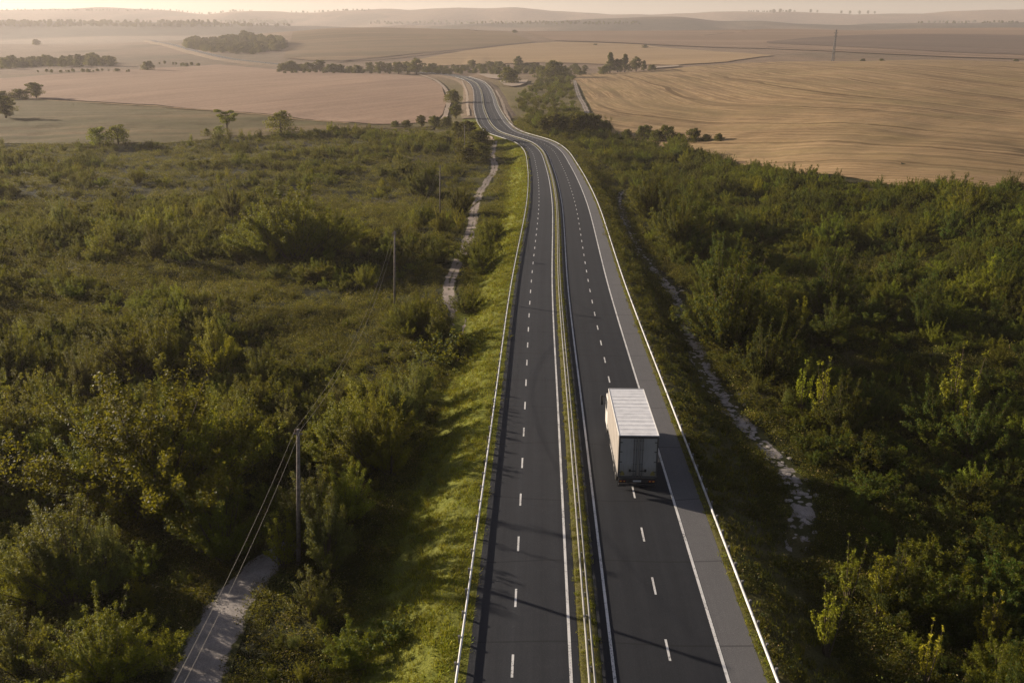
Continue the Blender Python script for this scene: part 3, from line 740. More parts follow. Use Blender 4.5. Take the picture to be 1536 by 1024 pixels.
def wheel(x, y, w, parent):
    o = MB(); R = .48; h = w / 2
    o.lathe_x((x, y, R), [(-h, .30), (-h, .42), (-h + .05, R - .01), (-h + .08, R), (h - .08, R), (h - .05, R - .01), (h, .42), (h, .30)], 28)
    wo = o.build('wheel', M['rubber'], parent, smooth_=False)
    s = 1 if x > 0 else -1
    rm = MB(); rm.lathe_x((x + s * (h - .06), y, R), [(-.02, .29), (.055, .295), (.05, .26), (.0, .24), (.0, .12), (.06, .10), (.065, .04)] if s > 0 else [(.02, .29), (-.055, .295), (-.05, .26), (.0, .24), (.0, .12), (-.06, .10), (-.065, .04)], 20)
    rm.build('rim', M['rim'], wo)
for sx in (-1, 1):
    wheel(sx * .95, 1.75, .52, truck); wheel(sx * .95, 2.95, .52, truck); wheel(sx * 1.02, L + 1.25, .32, truck)
    ar = MB(); ar.tube([(sx * .95, 1.75 + .62 * cos(a) if True else 0, .5 + .56 * sin(a)) for a in np.linspace(.3, pi - .3, 9)], .03, 6); ar.build('wheel_arch', M['t_dark'], truck)
ft = MB(); ft.tube([(-.92, 4.2, .74), (-.92, 5.8, .74)], .30, 18); ft.build('fuel_tank', M['rim'], truck)
bb = MB(); bb.box(.62, 1.14, 4.3, 5.5, .48, 1.02, .03); bb.build('battery_box', M['t_dark'], truck)
# cab: lower than the box, hidden behind it from the camera except for its mirrors
cy0, cy1 = L + .22, L + 2.25
prof = [(cy0, .62), (cy1 - .05, .55), (cy1 + .08, .9), (cy1 + .06, 1.75), (cy1 - .18, 2.78), (cy1 - .55, 2.98), (cy0, 3.0)]
V = [(sx * 1.2, y, z) for sx in (-1, 1) for y, z in prof]; n = len(prof)
cb = MB(); cb.add(V, [tuple(range(n)), tuple(range(2 * n - 1, n - 1, -1))] + [((i + 1) % n, i, n + i, n + (i + 1) % n) for i in range(n)]); cab = cb.build('cab', M['t_cab'], truck)
ws = MB(); ws.add([(-1.08, cy1 + .075, 1.8), (1.08, cy1 + .075, 1.8), (1.02, cy1 - .15, 2.72), (-1.02, cy1 - .15, 2.72)], [(0, 1, 2, 3)]); ws.build('windscreen', M['glass'], cab)
for sx in (-1, 1):
    sw = MB(); x0, x1 = sorted((sx * 1.2, sx * 1.212)); sw.box(x0, x1, cy0 + .75, cy1 - .25, 1.75, 2.6, .004); sw.build('side_window', M['glass'], cab)
    mi = MB(); mi.box(sx * 1.52 - .10, sx * 1.52 + .10, cy1 - .14, cy1 + .02, 1.85, 2.62, .04); mi.tube([(sx * 1.2, cy1 - .05, 2.5), (sx * 1.5, cy1 - .05, 2.5)], .022, 6); mi.tube([(sx * 1.2, cy1 - .05, 1.95), (sx * 1.5, cy1 - .05, 1.95)], .022, 6)
    mo = mi.build('mirror', M['t_dark'], cab)
    mg = MB(); mg.box(sx * 1.52 - .08, sx * 1.52 + .08, cy1 - .152, cy1 - .141, 1.92, 2.55, .003); mg.build('mirror_glass', M['glass'], mo)
    hl = MB(); hl.box(min(sx * .72, sx * 1.1), max(sx * .72, sx * 1.1), cy1 + .05, cy1 + .11, .78, .98, .02); hl.build('headlight', M['rim'], cab)

# ------------------------------------------------------------------ utility poles and wires
def top_z(p, row): return p[1] * row_t(row)
PP = []
for (bx, by), trow in [((448, 846), 643), ((592, 462), 347), ((660, 323), 249), ((697, 237), 187)]:
    p = G(bx, by); PP.append((p, top_z(p, trow) - p[2]))
p1, p2 = PP[0][0], PP[1][0]
q = p1 + (p1 - p2) * .62; q[2] = ground(q[0], q[1]); PP.insert(0, (q, PP[0][1]))
POLE_LABEL = ['weathered timber utility pole by the lower gravel track', 'weathered timber utility pole behind the bush at the end of the gravel track',
              'timber utility pole standing among bushes beside the two wheel dirt track', 'timber utility pole between two rounded dark bushes, second from the far end',
              'small far utility pole in the dark trees where the highway bends']
ATT = []; TOPX = [0, 447, 592, 660, 697]
for k, (p, h) in enumerate(PP):
    nxt = PP[min(k + 1, len(PP) - 1)][0]; prv = PP[max(k - 1, 0)][0]; a = math.atan2(nxt[1] - prv[1], nxt[0] - prv[0])
    root = empty('utility_pole', tuple(p), POLE_LABEL[k], 'utility pole', 'utility poles of the overhead line', 0)
    tx_ = ((768 + (p[0] * 0 + TOPX[k] - 768)) - 768) / F * ((p[1]) * CP - (p[2] + h) * SP) - p[0]      # old poles lean a little
    root.rotation_euler = (0, math.atan(tx_ / h) if k else 0, 0); root.rotation_mode = 'XYZ'
    lean = tx_ if k else 0
    MB().tube([(0, 0, -.8), (0, 0, h * .5), (.01, 0, h)], [.14, .12, .095], 12).build('pole', M['pole'], root, smooth_=True)
    ca = MB().box(-.05, .05, -.26, .26, h - .32, h - .22, .015).build('crossarm', M['pole'], root); ca.rotation_euler = (0, 0, a)
    c, s_ = cos(a), sin(a); at = []
    for sy in (-.16, .16):
        ix, iy = -s_ * sy, c * sy
        MB().tube([(ix, iy, h - .22), (ix, iy, h - .13), (ix, iy, h - .10), (ix, iy, h - .02)], [.02, .02, .055, .045], 10).build('insulator', M['ceramic'], root)
        at.append(np.array([p[0] - s_ * sy + lean, p[1] + c * sy, p[2] + h - .02]))
    ATT.append(at)
for k in range(2):
    P = []
    for i in range(len(ATT) - 1):
        A, B = ATT[i][k], ATT[i + 1][k]; sag = [1.2, 2.3, 2.0, 2.0][i] * (1 if k else 1.06)
        for t in np.linspace(0, 1, 30, endpoint=False): w = A * (1 - t) + B * t; w[2] -= sag * 4 * t * (1 - t); P.append(w)
    P.append(ATT[-1][k]); P = np.array(P)
    o = MB().tube(P - P[0], .0075, 5).build('overhead_wire', M['wire'], None, tuple(P[0]))
    tag(o, 'pale overhead wire sagging from pole to pole, on the %s side' % ('highway' if k == 0 else 'scrub'), 'wire', 'overhead wires')
# lattice mast on the stubble field
p = G(1249, 93.2); hm = top_z(p, 45) - p[2]
root = empty('lattice_mast', tuple(p), 'tall dark lattice mast at the far edge of the golden stubble field', 'mast')
mb = MB(); wb, wt = 1.1, .42
for sx in (-1, 1):
    for sy in (-1, 1): mb.tube([(sx * wb, sy * wb, -1), (sx * wt, sy * wt, hm)], .26, 5)
nlev = 16
for i in range(nlev):
    za, zb = hm * i / nlev, hm * (i + 1) / nlev; wa = wb + (wt - wb) * i / nlev; wz = wb + (wt - wb) * (i + 1) / nlev
    for (ax, ay), (bx, by) in [((-1, -1), (1, -1)), ((1, -1), (1, 1)), ((1, 1), (-1, 1)), ((-1, 1), (-1, -1))]:
        mb.tube([(ax * wa, ay * wa, za), (bx * wz, by * wz, zb)], .13, 4)
mb.build('lattice_tower', M['lattice'], root)
for z, w in ((hm * .90, 1.9), (hm * .80, 1.5)):
    a = MB(); a.tube([(-w, 0, z), (w, 0, z)], .13, 5)
    for sx in (-1, 1): a.tube([(sx * w, 0, z - .7), (sx * w, 0, z + .9)], .16, 6)
    a.build('antenna_arm', M['lattice'], root)
MB().tube([(0, 0, hm - .2), (0, 0, hm + 1.2)], .06, 5).build('lightning_rod', M['lattice'], root)

# ------------------------------------------------------------------ vegetation meshes
def rnd_unit(r, n):
    v = r.normal(size=(n, 3)); return v / np.linalg.norm(v, axis=1)[:, None]
def leaf_quads(r, P, out, size, asp=.5, flat=.5):
    n = len(P); nor = rnd_unit(r, n) + out * .7 + np.array([0, 0, flat]); nor /= np.linalg.norm(nor, axis=1)[:, None]
    t = np.cross(nor, rnd_unit(r, n)); t /= np.linalg.norm(t, axis=1)[:, None] + 1e-9; b = np.cross(nor, t)
    s = size * r.uniform(.6, 1.35, n)[:, None]
    V = np.stack([P - t * s * .5, P + b * s * asp * .5 + nor * s * .06, P + t * s * .5, P - b * s * asp * .5 + nor * s * .06], 1)
    return V.reshape(-1, 3), np.arange(n * 4).reshape(n, 4)
def shrub(name, seed, H, R, ns, tw, lp, leaf, mat, dome=.5, upright=.6, twl=.26, lean=1.0, shoots=0, base_h=.12, jit=.05):
    r = np.random.default_rng(seed)
    SV = MB(); LP = []; LO = []
    for i in range(ns + shoots):
        a = r.uniform(0, 2 * pi); q = math.sqrt(r.uniform(0.0, 1)) 
        lob = 1 + .28 * sin(a * 2 + seed) + .18 * sin(a * 3 + 2 * seed)
        rad = R * q * lob * lean; top = H * (1 - dome * q * q) * r.uniform(.70, 1.0)
        if i >= ns: rad *= .8; top = H * r.uniform(.95, 1.28)
        b0 = np.array([cos(a) * rad * .12, sin(a) * rad * .12, -.1]); e = np.array([cos(a) * rad, sin(a) * rad, top])
        mid = b0 * .5 + e * .5 + np.array([cos(a), sin(a), 0]) * rad * -.12 * upright + rnd_unit(r, 1)[0] * H * .05
        tt_ = np.linspace(0, 1, 7)[:, None]; path = (1 - tt_)**2 * b0 + 2 * tt_ * (1 - tt_) * mid + tt_**2 * e
        ln = np.linalg.norm(e - b0)
        SV.tube(path, np.linspace(.012 + .009 * H, .006, 7), 4, False)
        m = int(tw * (1 if i < ns else .55)); ts = r.uniform(base_h if i < ns else .45, 1.0, m) ** .8; ts[:1] = 1
        k = np.clip((ts * 6).astype(int), 0, 5); f = ts * 6 - k
        st = path[k] * (1 - f)[:, None] + path[k + 1] * f[:, None]
        dr = rnd_unit(r, m) * .9 + (path[k + 1] - path[k]) / (np.linalg.norm(path[k + 1] - path[k], axis=1)[:, None]) * .7 + np.array([0, 0, upright])
        dr /= np.linalg.norm(dr, axis=1)[:, None]
        L_ = twl * H * r.uniform(.5, 1.1, m) * (1 - .45 * ts) * (1 if i < ns else .45)
        u = r.uniform(.1, 1.0, (m, lp)); P = st[:, None] + dr[:, None] * (u * L_[:, None])[..., None] + r.normal(0, jit, (m, lp, 3))
        P = P.reshape(-1, 3); LP.append(P); ctr = np.array([0, 0, H * .45]); o = P - ctr; LO.append(o / (np.linalg.norm(o, axis=1)[:, None] + 1e-6))
    P = np.concatenate(LP); O = np.concatenate(LO); ok = P[:, 2] > .03; P = P[ok]; O = O[ok]
    V, Fq = leaf_quads(r, P, O, leaf)
    cl = fbm(P[:, 0] * 1.7 + seed, P[:, 1] * 1.7 + P[:, 2] * 1.1, seed)
    tint = np.clip(r.uniform(0, 1, len(P)) * .62 + cl * .45 - .06, 0, .95); tint = np.where((r.uniform(0, 1, len(P)) < .013) & (P[:, 2] > H * .45), 1.0, tint)
    fo = np_mesh(name + '_foliage', V, Fq, [mat], False, attrs={'tint': ('FACE', 'FLOAT', tint)})
    return dict(f=fo, s=SV.mesh(name + '_stems', M['bark'], True), H=H, R=R)
LOOKS = {  # look name -> (description, variants)
 'dense': ('rounded dark green', [shrub('dense', 11 + i, 2.3, 1.6, 26, 18, 25, 0.101, M['leaf_dark'], .55, .45) for i in range(2)]),
 'olive': ('olive green', [shrub('olive', 21 + i, 2.2, 1.5, 22, 18, 23, 0.092, M['leaf_olive'], .5, .6, shoots=5) for i in range(3)]),
 'willow': ('feathery grey green', [shrub('willow', 31 + i, 2.8, 1.35, 30, 15, 18, 0.092, M['leaf_grey'], .45, 1.2, .22, .9, 12) for i in range(2)]),
 'yellow': ('upright yellow green', [shrub('yellow', 41 + i, 2.6, 1.15, 16, 15, 17, 0.106, M['leaf_yellow'], .4, 1.0, .22, .9, 8) for i in range(2)]),
 'sapling': ('leggy yellow tipped', [shrub('sapling', 51 + i, 4.2, 1.15, 9, 20, 9, .14, M['leaf_yellow'], .3, 1.1, .16, .9, 3, .25) for i in range(2)]),
 'thicket': ('wide tangled', [shrub('thicket', 61 + i, 2.0, 2.3, 36, 16, 21, 0.097, M['leaf_olive'], .45, .5, .3) for i in range(2)]),
 'low': ('low dark', [shrub('low', 71 + i, 1.0, 1.3, 18, 13, 15, 0.092, M['leaf_dark'], .4, .5, .4) for i in range(2)]),
}
LOOKS['bigdense'] = ('big dense dark', [shrub('bigdense', 81 + i, 4.4, 2.7, 46, 28, 26, .105, M['leaf_dark' if i else 'leaf_olive'], .5, .5, .16, shoots=8, jit=.07) for i in range(2)])
LOOKS['bigwillow'] = ('big feathery grey green', [shrub('bigwillow', 91 + i, 4.2, 2.1, 48, 26, 23, .095, M['leaf_grey'], .4, 1.2, .15, .95, 16, jit=.07) for i in range(2)])
LOOKS['bigthicket'] = ('big wide tangled', [shrub('bigthicket', 95 + i, 3.6, 3.3, 64, 26, 24, .10, M['leaf_olive'], .42, .55, .18, shoots=14, jit=.07) for i in range(2)])
LOOKS['bigyellow'] = ('big yellow green', [shrub('bigyellow', 97 + i, 4.0, 2.0, 34, 26, 24, .10, M['leaf_yellow'], .42, .9, .16, .95, 12, jit=.07) for i in range(2)])
BIG = {'dense': 'bigdense', 'willow': 'bigwillow', 'thicket': 'bigthicket', 'olive': 'bigthicket', 'yellow': 'bigyellow'}
ORDER = [(k, i) for k in LOOKS for i in range(len(LOOKS[k][1]))]

def tree_mesh(name, seed, H, R, crown0, nl, leaves, leaf, shape):
    r = np.random.default_rng(seed); T = MB(); LP = []; LO = []
    T.tube([(0, 0, -.5), (.05 * H * .3, 0, H * .3), (0, .03 * H, H * .62), (0, 0, H * .86)], [.035 * H, .027 * H, .017 * H, .005 * H], 8)
    C = []
    for i in range(nl):
        z = crown0 + (1 - crown0) * ((i + .5) / nl) ** .85; a = i * 2.4 + r.uniform(-.5, .5); k = (z - crown0) / (1 - crown0)
        prof = {'round': math.sqrt(max(0.05, 1 - (2 * k - .85) ** 2 / 1.45)), 'cone': (1 - k) * .95 + .12, 'flat': .35 + .8 * k if k < .92 else .8, 'bush': math.sqrt(max(.05, 1 - k * k * .85))}[shape]
        rad = R * prof * r.uniform(.55, 1.02); e = np.array([cos(a) * rad, sin(a) * rad, H * z * r.uniform(.95, 1.0)])
        s0 = np.array([0, 0, H * max(.12, z * .55)]); T.tube([s0, s0 * .4 + e * .6 + np.array([0, 0, .03 * H]), e], [.012 * H, .008 * H, .003 * H], 5, False)
        cr = R * r.uniform(.22, .42) * (1.25 - .55 * k); C.append((e, cr))
        if shape != 'flat': C.append((e * np.array([.5, .5, 1]) - np.array([0, 0, .02 * H]), cr * 1.1))
    per = int(leaves * 1.7) // len(C)
    for e, cr in C:
        d = rnd_unit(r, per); P = e + d * (cr * r.uniform(.25, 1.12, per) ** .6)[:, None] * np.array([1, 1, .72 if shape != 'flat' else .45]); LP.append(P); LO.append(d)
    P = np.concatenate(LP); O = np.concatenate(LO); V, Fq = leaf_quads(r, P, O, leaf, .6)
    tint = np.clip(r.uniform(0, 1, len(P)) * .7 + .25 * fbm(P[:, 0] * .8, P[:, 1] * .8 + P[:, 2], seed), 0, .95)
    mt = M['leaf_olive'] if name in ('flat', 'airy') else M['leaf_tree']
    return dict(f=np_mesh(name + '_crown', V, Fq, [mt], False, attrs={'tint': ('FACE', 'FLOAT', tint)}), s=T.mesh(name + '_trunk', M['bark'], True), H=H, R=R)
TREES = {'round': [tree_mesh('round', 101 + i, 8, 3.4, .22, 15, 2600, .42, 'round') for i in range(3)],
         'bush': [tree_mesh('bush', 111 + i, 5, 3.6, .10, 15, 2600, .36, 'bush') for i in range(3)],
         'flat': [tree_mesh('flat', 121, 8, 3.6, .55, 11, 1700, .36, 'flat')],
         'airy': [tree_mesh('airy', 141 + i, 5, 3.3, .12, 13, 1500, .34, 'bush') for i in range(2)],
         'cone': [tree_mesh('cone', 131 + i, 10, 3.0, .14, 20, 2600, .46, 'cone') for i in range(2)]}

def tuft(name, seed, n, h, spread, w, mat, droop=.4):
    r = np.random.default_rng(seed); V = []; Fq = []; c = 0
    for i in range(n):
        a = r.uniform(0, 2 * pi); b = r.uniform(0, 1) ** .5 * spread; p = np.array([cos(a) * b, sin(a) * b, -.03]); d = r.uniform(0, 2 * pi)
        hh = h * r.uniform(.5, 1.1); ln = hh * droop * r.uniform(.3, 1.4); fw = np.array([cos(d), sin(d), 0]); sd = np.array([-sin(d), cos(d), 0]) * w * r.uniform(.7, 1.3)
        m = p + fw * ln * .35 + np.array([0, 0, hh * .62]); e = p + fw * ln + np.array([0, 0, hh])
        V += [p - sd, p + sd, m + sd * .8, m - sd * .8, e + sd * .12, e - sd * .12]; Fq += [(c, c + 1, c + 2, c + 3), (c + 3, c + 2, c + 4, c + 5)]; c += 6
    tint = np.repeat(r.uniform(0, 1, n), 2)
    return np_mesh(name, V, np.array(Fq), [mat], False, attrs={'tint': ('FACE', 'FLOAT', tint)})
BANKT = [tuft('bank_tuft', 201 + i, 26, .17, .30, .016, M['bankgrass'], .9) for i in range(3)]
RUFFT = [tuft('rough_tuft', 211 + i, 22, .36, .26, .018, M['grass'], .6) for i in range(3)]
HERBT = []
for i in range(4):
    r = np.random.default_rng(221 + i); n = 230; a = r.uniform(0, 2 * pi, n); q = r.uniform(0, 1, n) ** .5
    z = r.uniform(.05, 1, n) * (.62 - .35 * q * q) * (1 + .4 * np.sin(a * 3 + i)); P = np.stack([np.cos(a) * q * .75, np.sin(a) * q * .75, z], 1)
    O = P / (np.linalg.norm(P, axis=1)[:, None] + .01); V, Fq = leaf_quads(r, P, O, .12, .42, .3)
    HERBT.append(np_mesh('herb_clump', V, Fq, [M['herb'] if i != 2 else M['grass']], False, attrs={'tint': ('FACE', 'FLOAT', r.uniform(0, 1, n))}))

# ------------------------------------------------------------------ scatter helper: stuff only
def scatter(name, sources, P, idx, scl, rotz, label=None):
    P = np.asarray(P, np.float32)
    me = bpy.data.meshes.new(name); me.vertices.add(len(P)); me.vertices.foreach_set('co', P.ravel())
    for k, typ, v in (('pick', 'INT', idx), ('grow', 'FLOAT', scl), ('turn', 'FLOAT', rotz)):
        a = me.attributes.new(k, typ, 'POINT'); a.data.foreach_set('value', np.asarray(v, np.int32 if typ == 'INT' else np.float32))
    o = link(name, me); tag(o, label, None, None, 'stuff')
    c = bpy.data.collections.new(name + '_sources')
    for i, s in enumerate(sources):
        so = bpy.data.objects.new('%s_source_%02d' % (name, i), s); c.objects.link(so)
    ng = bpy.data.node_groups.new(name + '_scatter', 'GeometryNodeTree')
    ng.interface.new_socket('Geometry', in_out='INPUT', socket_type='NodeSocketGeometry'); ng.interface.new_socket('Geometry', in_out='OUTPUT', socket_type='NodeSocketGeometry')
    N = ng.nodes; Lk = ng.links.new
    gi, go = N.new('NodeGroupInput'), N.new('NodeGroupOutput'); ci = N.new('GeometryNodeCollectionInfo'); ci.inputs['Collection'].default_value = c
    ci.inputs['Separate Children'].default_value = True; ci.inputs['Reset Children'].default_value = True
    ip = N.new('GeometryNodeInstanceOnPoints'); ip.inputs['Pick Instance'].default_value = True
    def attr(nm, dt):
        x = N.new('GeometryNodeInputNamedAttribute'); x.data_type = dt; x.inputs['Name'].default_value = nm; return x.outputs['Attribute']
    cx = N.new('ShaderNodeCombineXYZ'); Lk(attr('turn', 'FLOAT'), cx.inputs[2])
    Lk(gi.outputs[0], ip.inputs['Points']); Lk(ci.outputs[0], ip.inputs['Instance']); Lk(attr('pick', 'INT'), ip.inputs['Instance Index'])
    Lk(cx.outputs[0], ip.inputs['Rotation']); Lk(attr('grow', 'FLOAT'), ip.inputs['Scale']); Lk(ip.outputs[0], go.inputs[0])
    md = o.modifiers.new('scatter', 'NODES'); md.node_group = ng
    return o

def vproj(P):
    zc = P[:, 1] * CP - P[:, 2] * SP; yc = P[:, 1] * SP + P[:, 2] * CP
    return 768 + F * P[:, 0] / zc, 512 - F * yc / zc, zc
def excl_ok(X, Y, extra=0.0, frac=1.0):
    ok = np.ones(len(X), bool)
    for C, hw in EXCL:
        C = C[::2]
        lo, hi = C.min(0) - hw - 2, C.max(0) + hw + 2
        m = (X > lo[0]) & (X < hi[0]) & (Y > lo[1]) & (Y < hi[1]); ii = np.nonzero(m)[0]
        if len(ii):
            d = np.sqrt(((np.stack([X[ii], Y[ii]], 1)[:, None] - C[None]) ** 2).sum(-1)).min(1); ok[ii[d < hw * frac + extra]] = False
    return ok
LEX, LER = [-900, 60, 230, 380, 500, 600, 660, 705, 720], [222, 217, 216, 206, 197, 195, 190, 186, 182]
REX = [752, 775, 800, 840, 860, 868, 890, 915, 990, 1060, 1200, 1370, 1536, 2600]; RER = [200, 150, 128, 112, 112, 130, 172, 203, 223, 242, 266, 286, 291, 296]
def scrub_ok(P, d, left_in, right_in):
    px, py, zc = vproj(P)
    ok = (px > -260) & (px < 1800) & (py < 1330)
    l = (d < left_in) & (py > np.interp(px, LEX, LER)) & (P[:, 1] < 420)
    r = (d > right_in) & (py > np.interp(px, REX, RER)) & (P[:, 1] < 900)
    return ok & (l | r)
def jitter_grid(y0, y1, cell, r, xw=1.0):
    xm = xw * (y1 + 15) * 1.0
    X, Y = np.meshgrid(np.arange(-xm, xm, cell), np.arange(y0, y1, cell))
    X = X.ravel() + r.uniform(-.48, .48, X.size) * cell; Y = Y.ravel() + r.uniform(-.48, .48, Y.size) * cell
    return X, Y

# shrubs seen singly in the photograph: (x, foot row, height in px, look)
HAND = [(232, 768, 175, 'thicket'), (300, 740, 120, 'olive'), (170, 745, 110, 'olive'), (338, 838, 105, 'dense'), (492, 858, 135, 'willow'), (470, 830, 110, 'willow'), 
        (428, 850, 70, 'yellow'), (110, 905, 135, 'willow'), (60, 900, 90, 'olive'), (160, 890, 95, 'willow'), (600, 655, 100, 'willow'), (622, 628, 74, 'willow'), (632, 602, 56, 'willow'), (570, 660, 80, 'olive'), (515, 700, 110, 'dense'),
        (585, 712, 78, 'yellow'), (560, 705, 85, 'olive'), (445, 390, 100, 'dense'), (410, 385, 62, 'olive'), (490, 380, 60, 'olive'), (640, 296, 42, 'dense'), (620, 292, 30, 'dense'), (690, 323, 44, 'dense'), (728, 385, 36, 'dense'),
        (722, 413, 44, 'dense'), (712, 400, 36, 'olive'), (735, 360, 30, 'olive'), (655, 396, 34, 'dense'), (664, 350, 30, 'yellow'), (690, 345, 24, 'yellow'), (540, 372, 26, 'olive'), (636, 500, 46, 'olive'), (655, 520, 46, 'yellow'), (616, 505, 46, 'olive'),
        (685, 545, 45, 'low'), (700, 470, 34, 'olive'), (330, 560, 70, 'yellow'), (250, 570, 75, 'yellow'), (200, 560, 60, 'olive'), (400, 590, 60, 'yellow'),
        (1010, 372, 72, 'dense'), (975, 330, 60, 'dense'), (1040, 350, 62, 'olive'), (1082, 440, 72, 'thicket'), (1088, 525, 118, 'dense'), (1120, 520, 90, 'dense'), (1075, 510, 80, 'olive'), (1145, 575, 80, 'dense'), (1160, 520, 80, 'willow'), (1240, 470, 78, 'olive'),
        (1425, 668, 125, 'sapling'), (1398, 662, 80, 'olive'), (1460, 690, 80, 'olive'), (1230, 640, 85, 'sapling'), (1262, 655, 74, 'olive'), (1200, 620, 66, 'sapling'),
        (1272, 905, 90, 'sapling'), (1318, 930, 85, 'yellow'), (1240, 985, 105, 'sapling'), (1388, 1030, 90, 'sapling'), (1478, 985, 90, 'sapling'), (1345, 930, 95, 'dense'), (1180, 290, 34, 'dense'), (1080, 300, 40, 'yellow'), (1435, 320, 46, 'dense'),
        (1490, 430, 46, 'olive'), (1350, 430, 55, 'olive'), (1440, 420, 44, 'yellow'), (1390, 470, 50, 'willow'), (1250, 520, 60, 'thicket'), (1380, 500, 58, 'olive'), (525, 1000, 60, 'olive'), (470, 930, 70, 'willow'), (600, 960, 40, 'low'),
        (80, 640, 70, 'sapling'), (130, 600, 60, 'willow'), (20, 570, 60, 'olive'), (30, 1010, 90, 'willow'), (160, 1020, 95, 'olive'), (520, 780, 80, 'dense'), (350, 330, 44, 'willow'), (235, 390, 40, 'willow'), (95, 350, 40, 'willow')]
shr = []      # x, y, z, look, variant, scale, rot, hand
for x, y, h, look in HAND:
    p = G(x, y); Hm = h * depth(p) / F; 
    if look in BIG and Hm > LOOKS[look][1][0]['H'] * 1.3: look = BIG[look] if x < 800 else 'bigdense'
    vs = LOOKS[look][1]; v = random.randrange(len(vs))
    if look == 'bigdense' and x > 800: v = 1
    shr.append((p[0], p[1], p[2], look, v, Hm / (vs[v]['H'] * .93), random.uniform(0, 6.28), 1))
CLEARINGS = [(505, 345, 80, 26), (250, 408, 170, 20), (432, 712, 40, 42), (90, 480, 120, 30), (1090, 640, 40, 70), (560, 330, 60, 30), (300, 265, 160, 14), (200, 240, 190, 8)]
HP = np.array([s[:2] for s in shr]); HR = np.array([LOOKS[s[3]][1][s[4]]['R'] * s[5] for s in shr])
r = np.random.default_rng(5)
for y0, y1, cell, xw in ((18, 60, 1.55, 1.1), (60, 95, 1.8, 1.0), (95, 200, 2.75, .95), (200, 430, 3.5, .9), (430, 900, 4.6, .35)):
    X, Y = jitter_grid(y0, y1, cell, r, xw); Z = ground(X, Y); d = X - xc(Y); P = np.stack([X, Y, Z], 1)
    ok = scrub_ok(P, d, -12.3, 14.5 if y0 < 430 else 16) & excl_ok(X, Y, .6)
    dn = fbm(X / 22, Y / 15, 91); d2 = fbm(X / 70 + 5, Y / 50, 92)
    right = d > 0
    keep = r.uniform(0, 1, len(X)) < np.clip((dn - np.where(right, np.where(Y < 80, .05, .20), .30)) * 5.0, .12, .98) * np.where(Y > 430, .42, 1) * np.where(right, 1, np.clip((d2 - .36) * 6, .22, 1))
    ok &= keep
    qx, qy, _ = vproj(P)
    for cxp, cyp, rx, ry in CLEARINGS: ok &= ~((((qx - cxp) / rx) ** 2 + ((qy - cyp) / ry) ** 2 < 1) & (r.uniform(0, 1, len(X)) < .9))
    X, Y, Z, d, dn, d2 = X[ok], Y[ok], Z[ok], d[ok], dn[ok], d2[ok]
    kind = fbm(X / 13 + 40, Y / 10, 93) * .75 + r.uniform(0, 1, len(X)) * .35
    for i in range(len(X)):
        if Y[i] < 110 and (np.hypot(HP[:, 0] - X[i], HP[:, 1] - Y[i]) < HR * .75).any(): continue
        if -1 < Y[i] - 0 and np.hypot(p1[0] - X[i], p1[1] - 1.2 - Y[i]) < 1.6: continue
        k = kind[i]; rt = d[i] > 0
        u = r.uniform()
        if k < .36: look = 'low' if u < .55 else 'dense'
        elif k < .50: look = 'dense' if rt or u < .4 else 'olive'
        elif k < .60: look = 'olive' if u < .75 else 'thicket'
        elif k < .68: look = 'thicket' if u < .6 else 'olive'
        elif k < .78: look = 'yellow' if u < .55 and not rt else ('olive' if u < .9 else 'sapling')
        else: look = 'willow' if u < .35 else ('yellow' if u < .75 else 'olive')
        if rt and look in ('yellow', 'olive') and u < .55: look = 'dense'
        if not rt and Y[i] > 90 and r.uniform() < .22: look = 'dense'
        hgt = 0.75 + 2.1 * np.clip((dn[i] - .36) * 2.4, 0, 1) * r.uniform(.35, 1.2)
        if r.uniform() < .09: hgt = max(hgt, 1.1) * 1.6
        if rt: hgt *= 1.35 + .15 * smooth(55, 100, Y[i])
        else: hgt *= 1.08 - .16 * smooth(100, 200, Y[i])
        hgt += .55 * smooth(80, 120, Y[i])
        if abs(d[i]) < 18: hgt *= .42
        elif abs(d[i]) < 25 and not rt: hgt *= .68
        if Y[i] > 430:
            hgt *= 1.15
            if look == 'dense' and u < .6: look = 'olive'
        if hgt > 2.5 and look in BIG and r.uniform() < .6: look = BIG[look] if not rt else 'bigdense'; hgt *= .72
        v = r.integers(len(LOOKS[look][1])); mh = LOOKS[look][1][v]['H']
        sc = np.clip(hgt / 2.1 * r.uniform(.8, 1.2) if not look.startswith('big') else hgt * 1.3 / mh, .32, 1.7)
        if look == 'sapling': sc = np.clip(sc * .8, .45, .9)
        shr.append((X[i], Y[i], Z[i], look, int(v), float(sc), r.uniform(0, 6.28), 0))
lim = []
for s_ in shr:                                          # left shrubs scaled down, shaped to keep low-sun shade off the road
    dd_ = s_[0] - float(xc(s_[1])); Hh = LOOKS[s_[3]][1][s_[4]]['H'] * s_[5] * 1.08
    if dd_ < 0 and s_[1] < 260:
        zroad = float(np.interp(s_[1], MONO_Y, CZ[okm])); top = (abs(dd_) * 1.10 - 6.0) * math.tan(radians(12.5)) + zroad - s_[2]
        k = min(1.0, max(top, .5) / Hh); k = max(k, .42 if s_[1] < 62 else .58) if s_[7] else k
        s_ = s_[:5] + (s_[5] * k,) + s_[6:]
    lim.append(s_)
shr = lim
SP_ = np.array([s_[:3] for s_ in shr]); pxs, pys, zcs = vproj(SP_)
Hs = np.array([LOOKS[s[3]][1][s[4]]['H'] * s[5] for s in shr]); Ws = np.array([LOOKS[s[3]][1][s[4]]['R'] * s[5] for s in shr])
show = np.sqrt(Hs * Ws) * F / zcs * np.where((pxs > 6) & (pxs < 1530) & (pys < 1050) & (pys > 0), 1, .0) * np.array([3.0 if s[7] else 1.0 for s in shr])
order = np.argsort(-show); single = np.zeros(len(shr), bool); single[order[:296]] = True

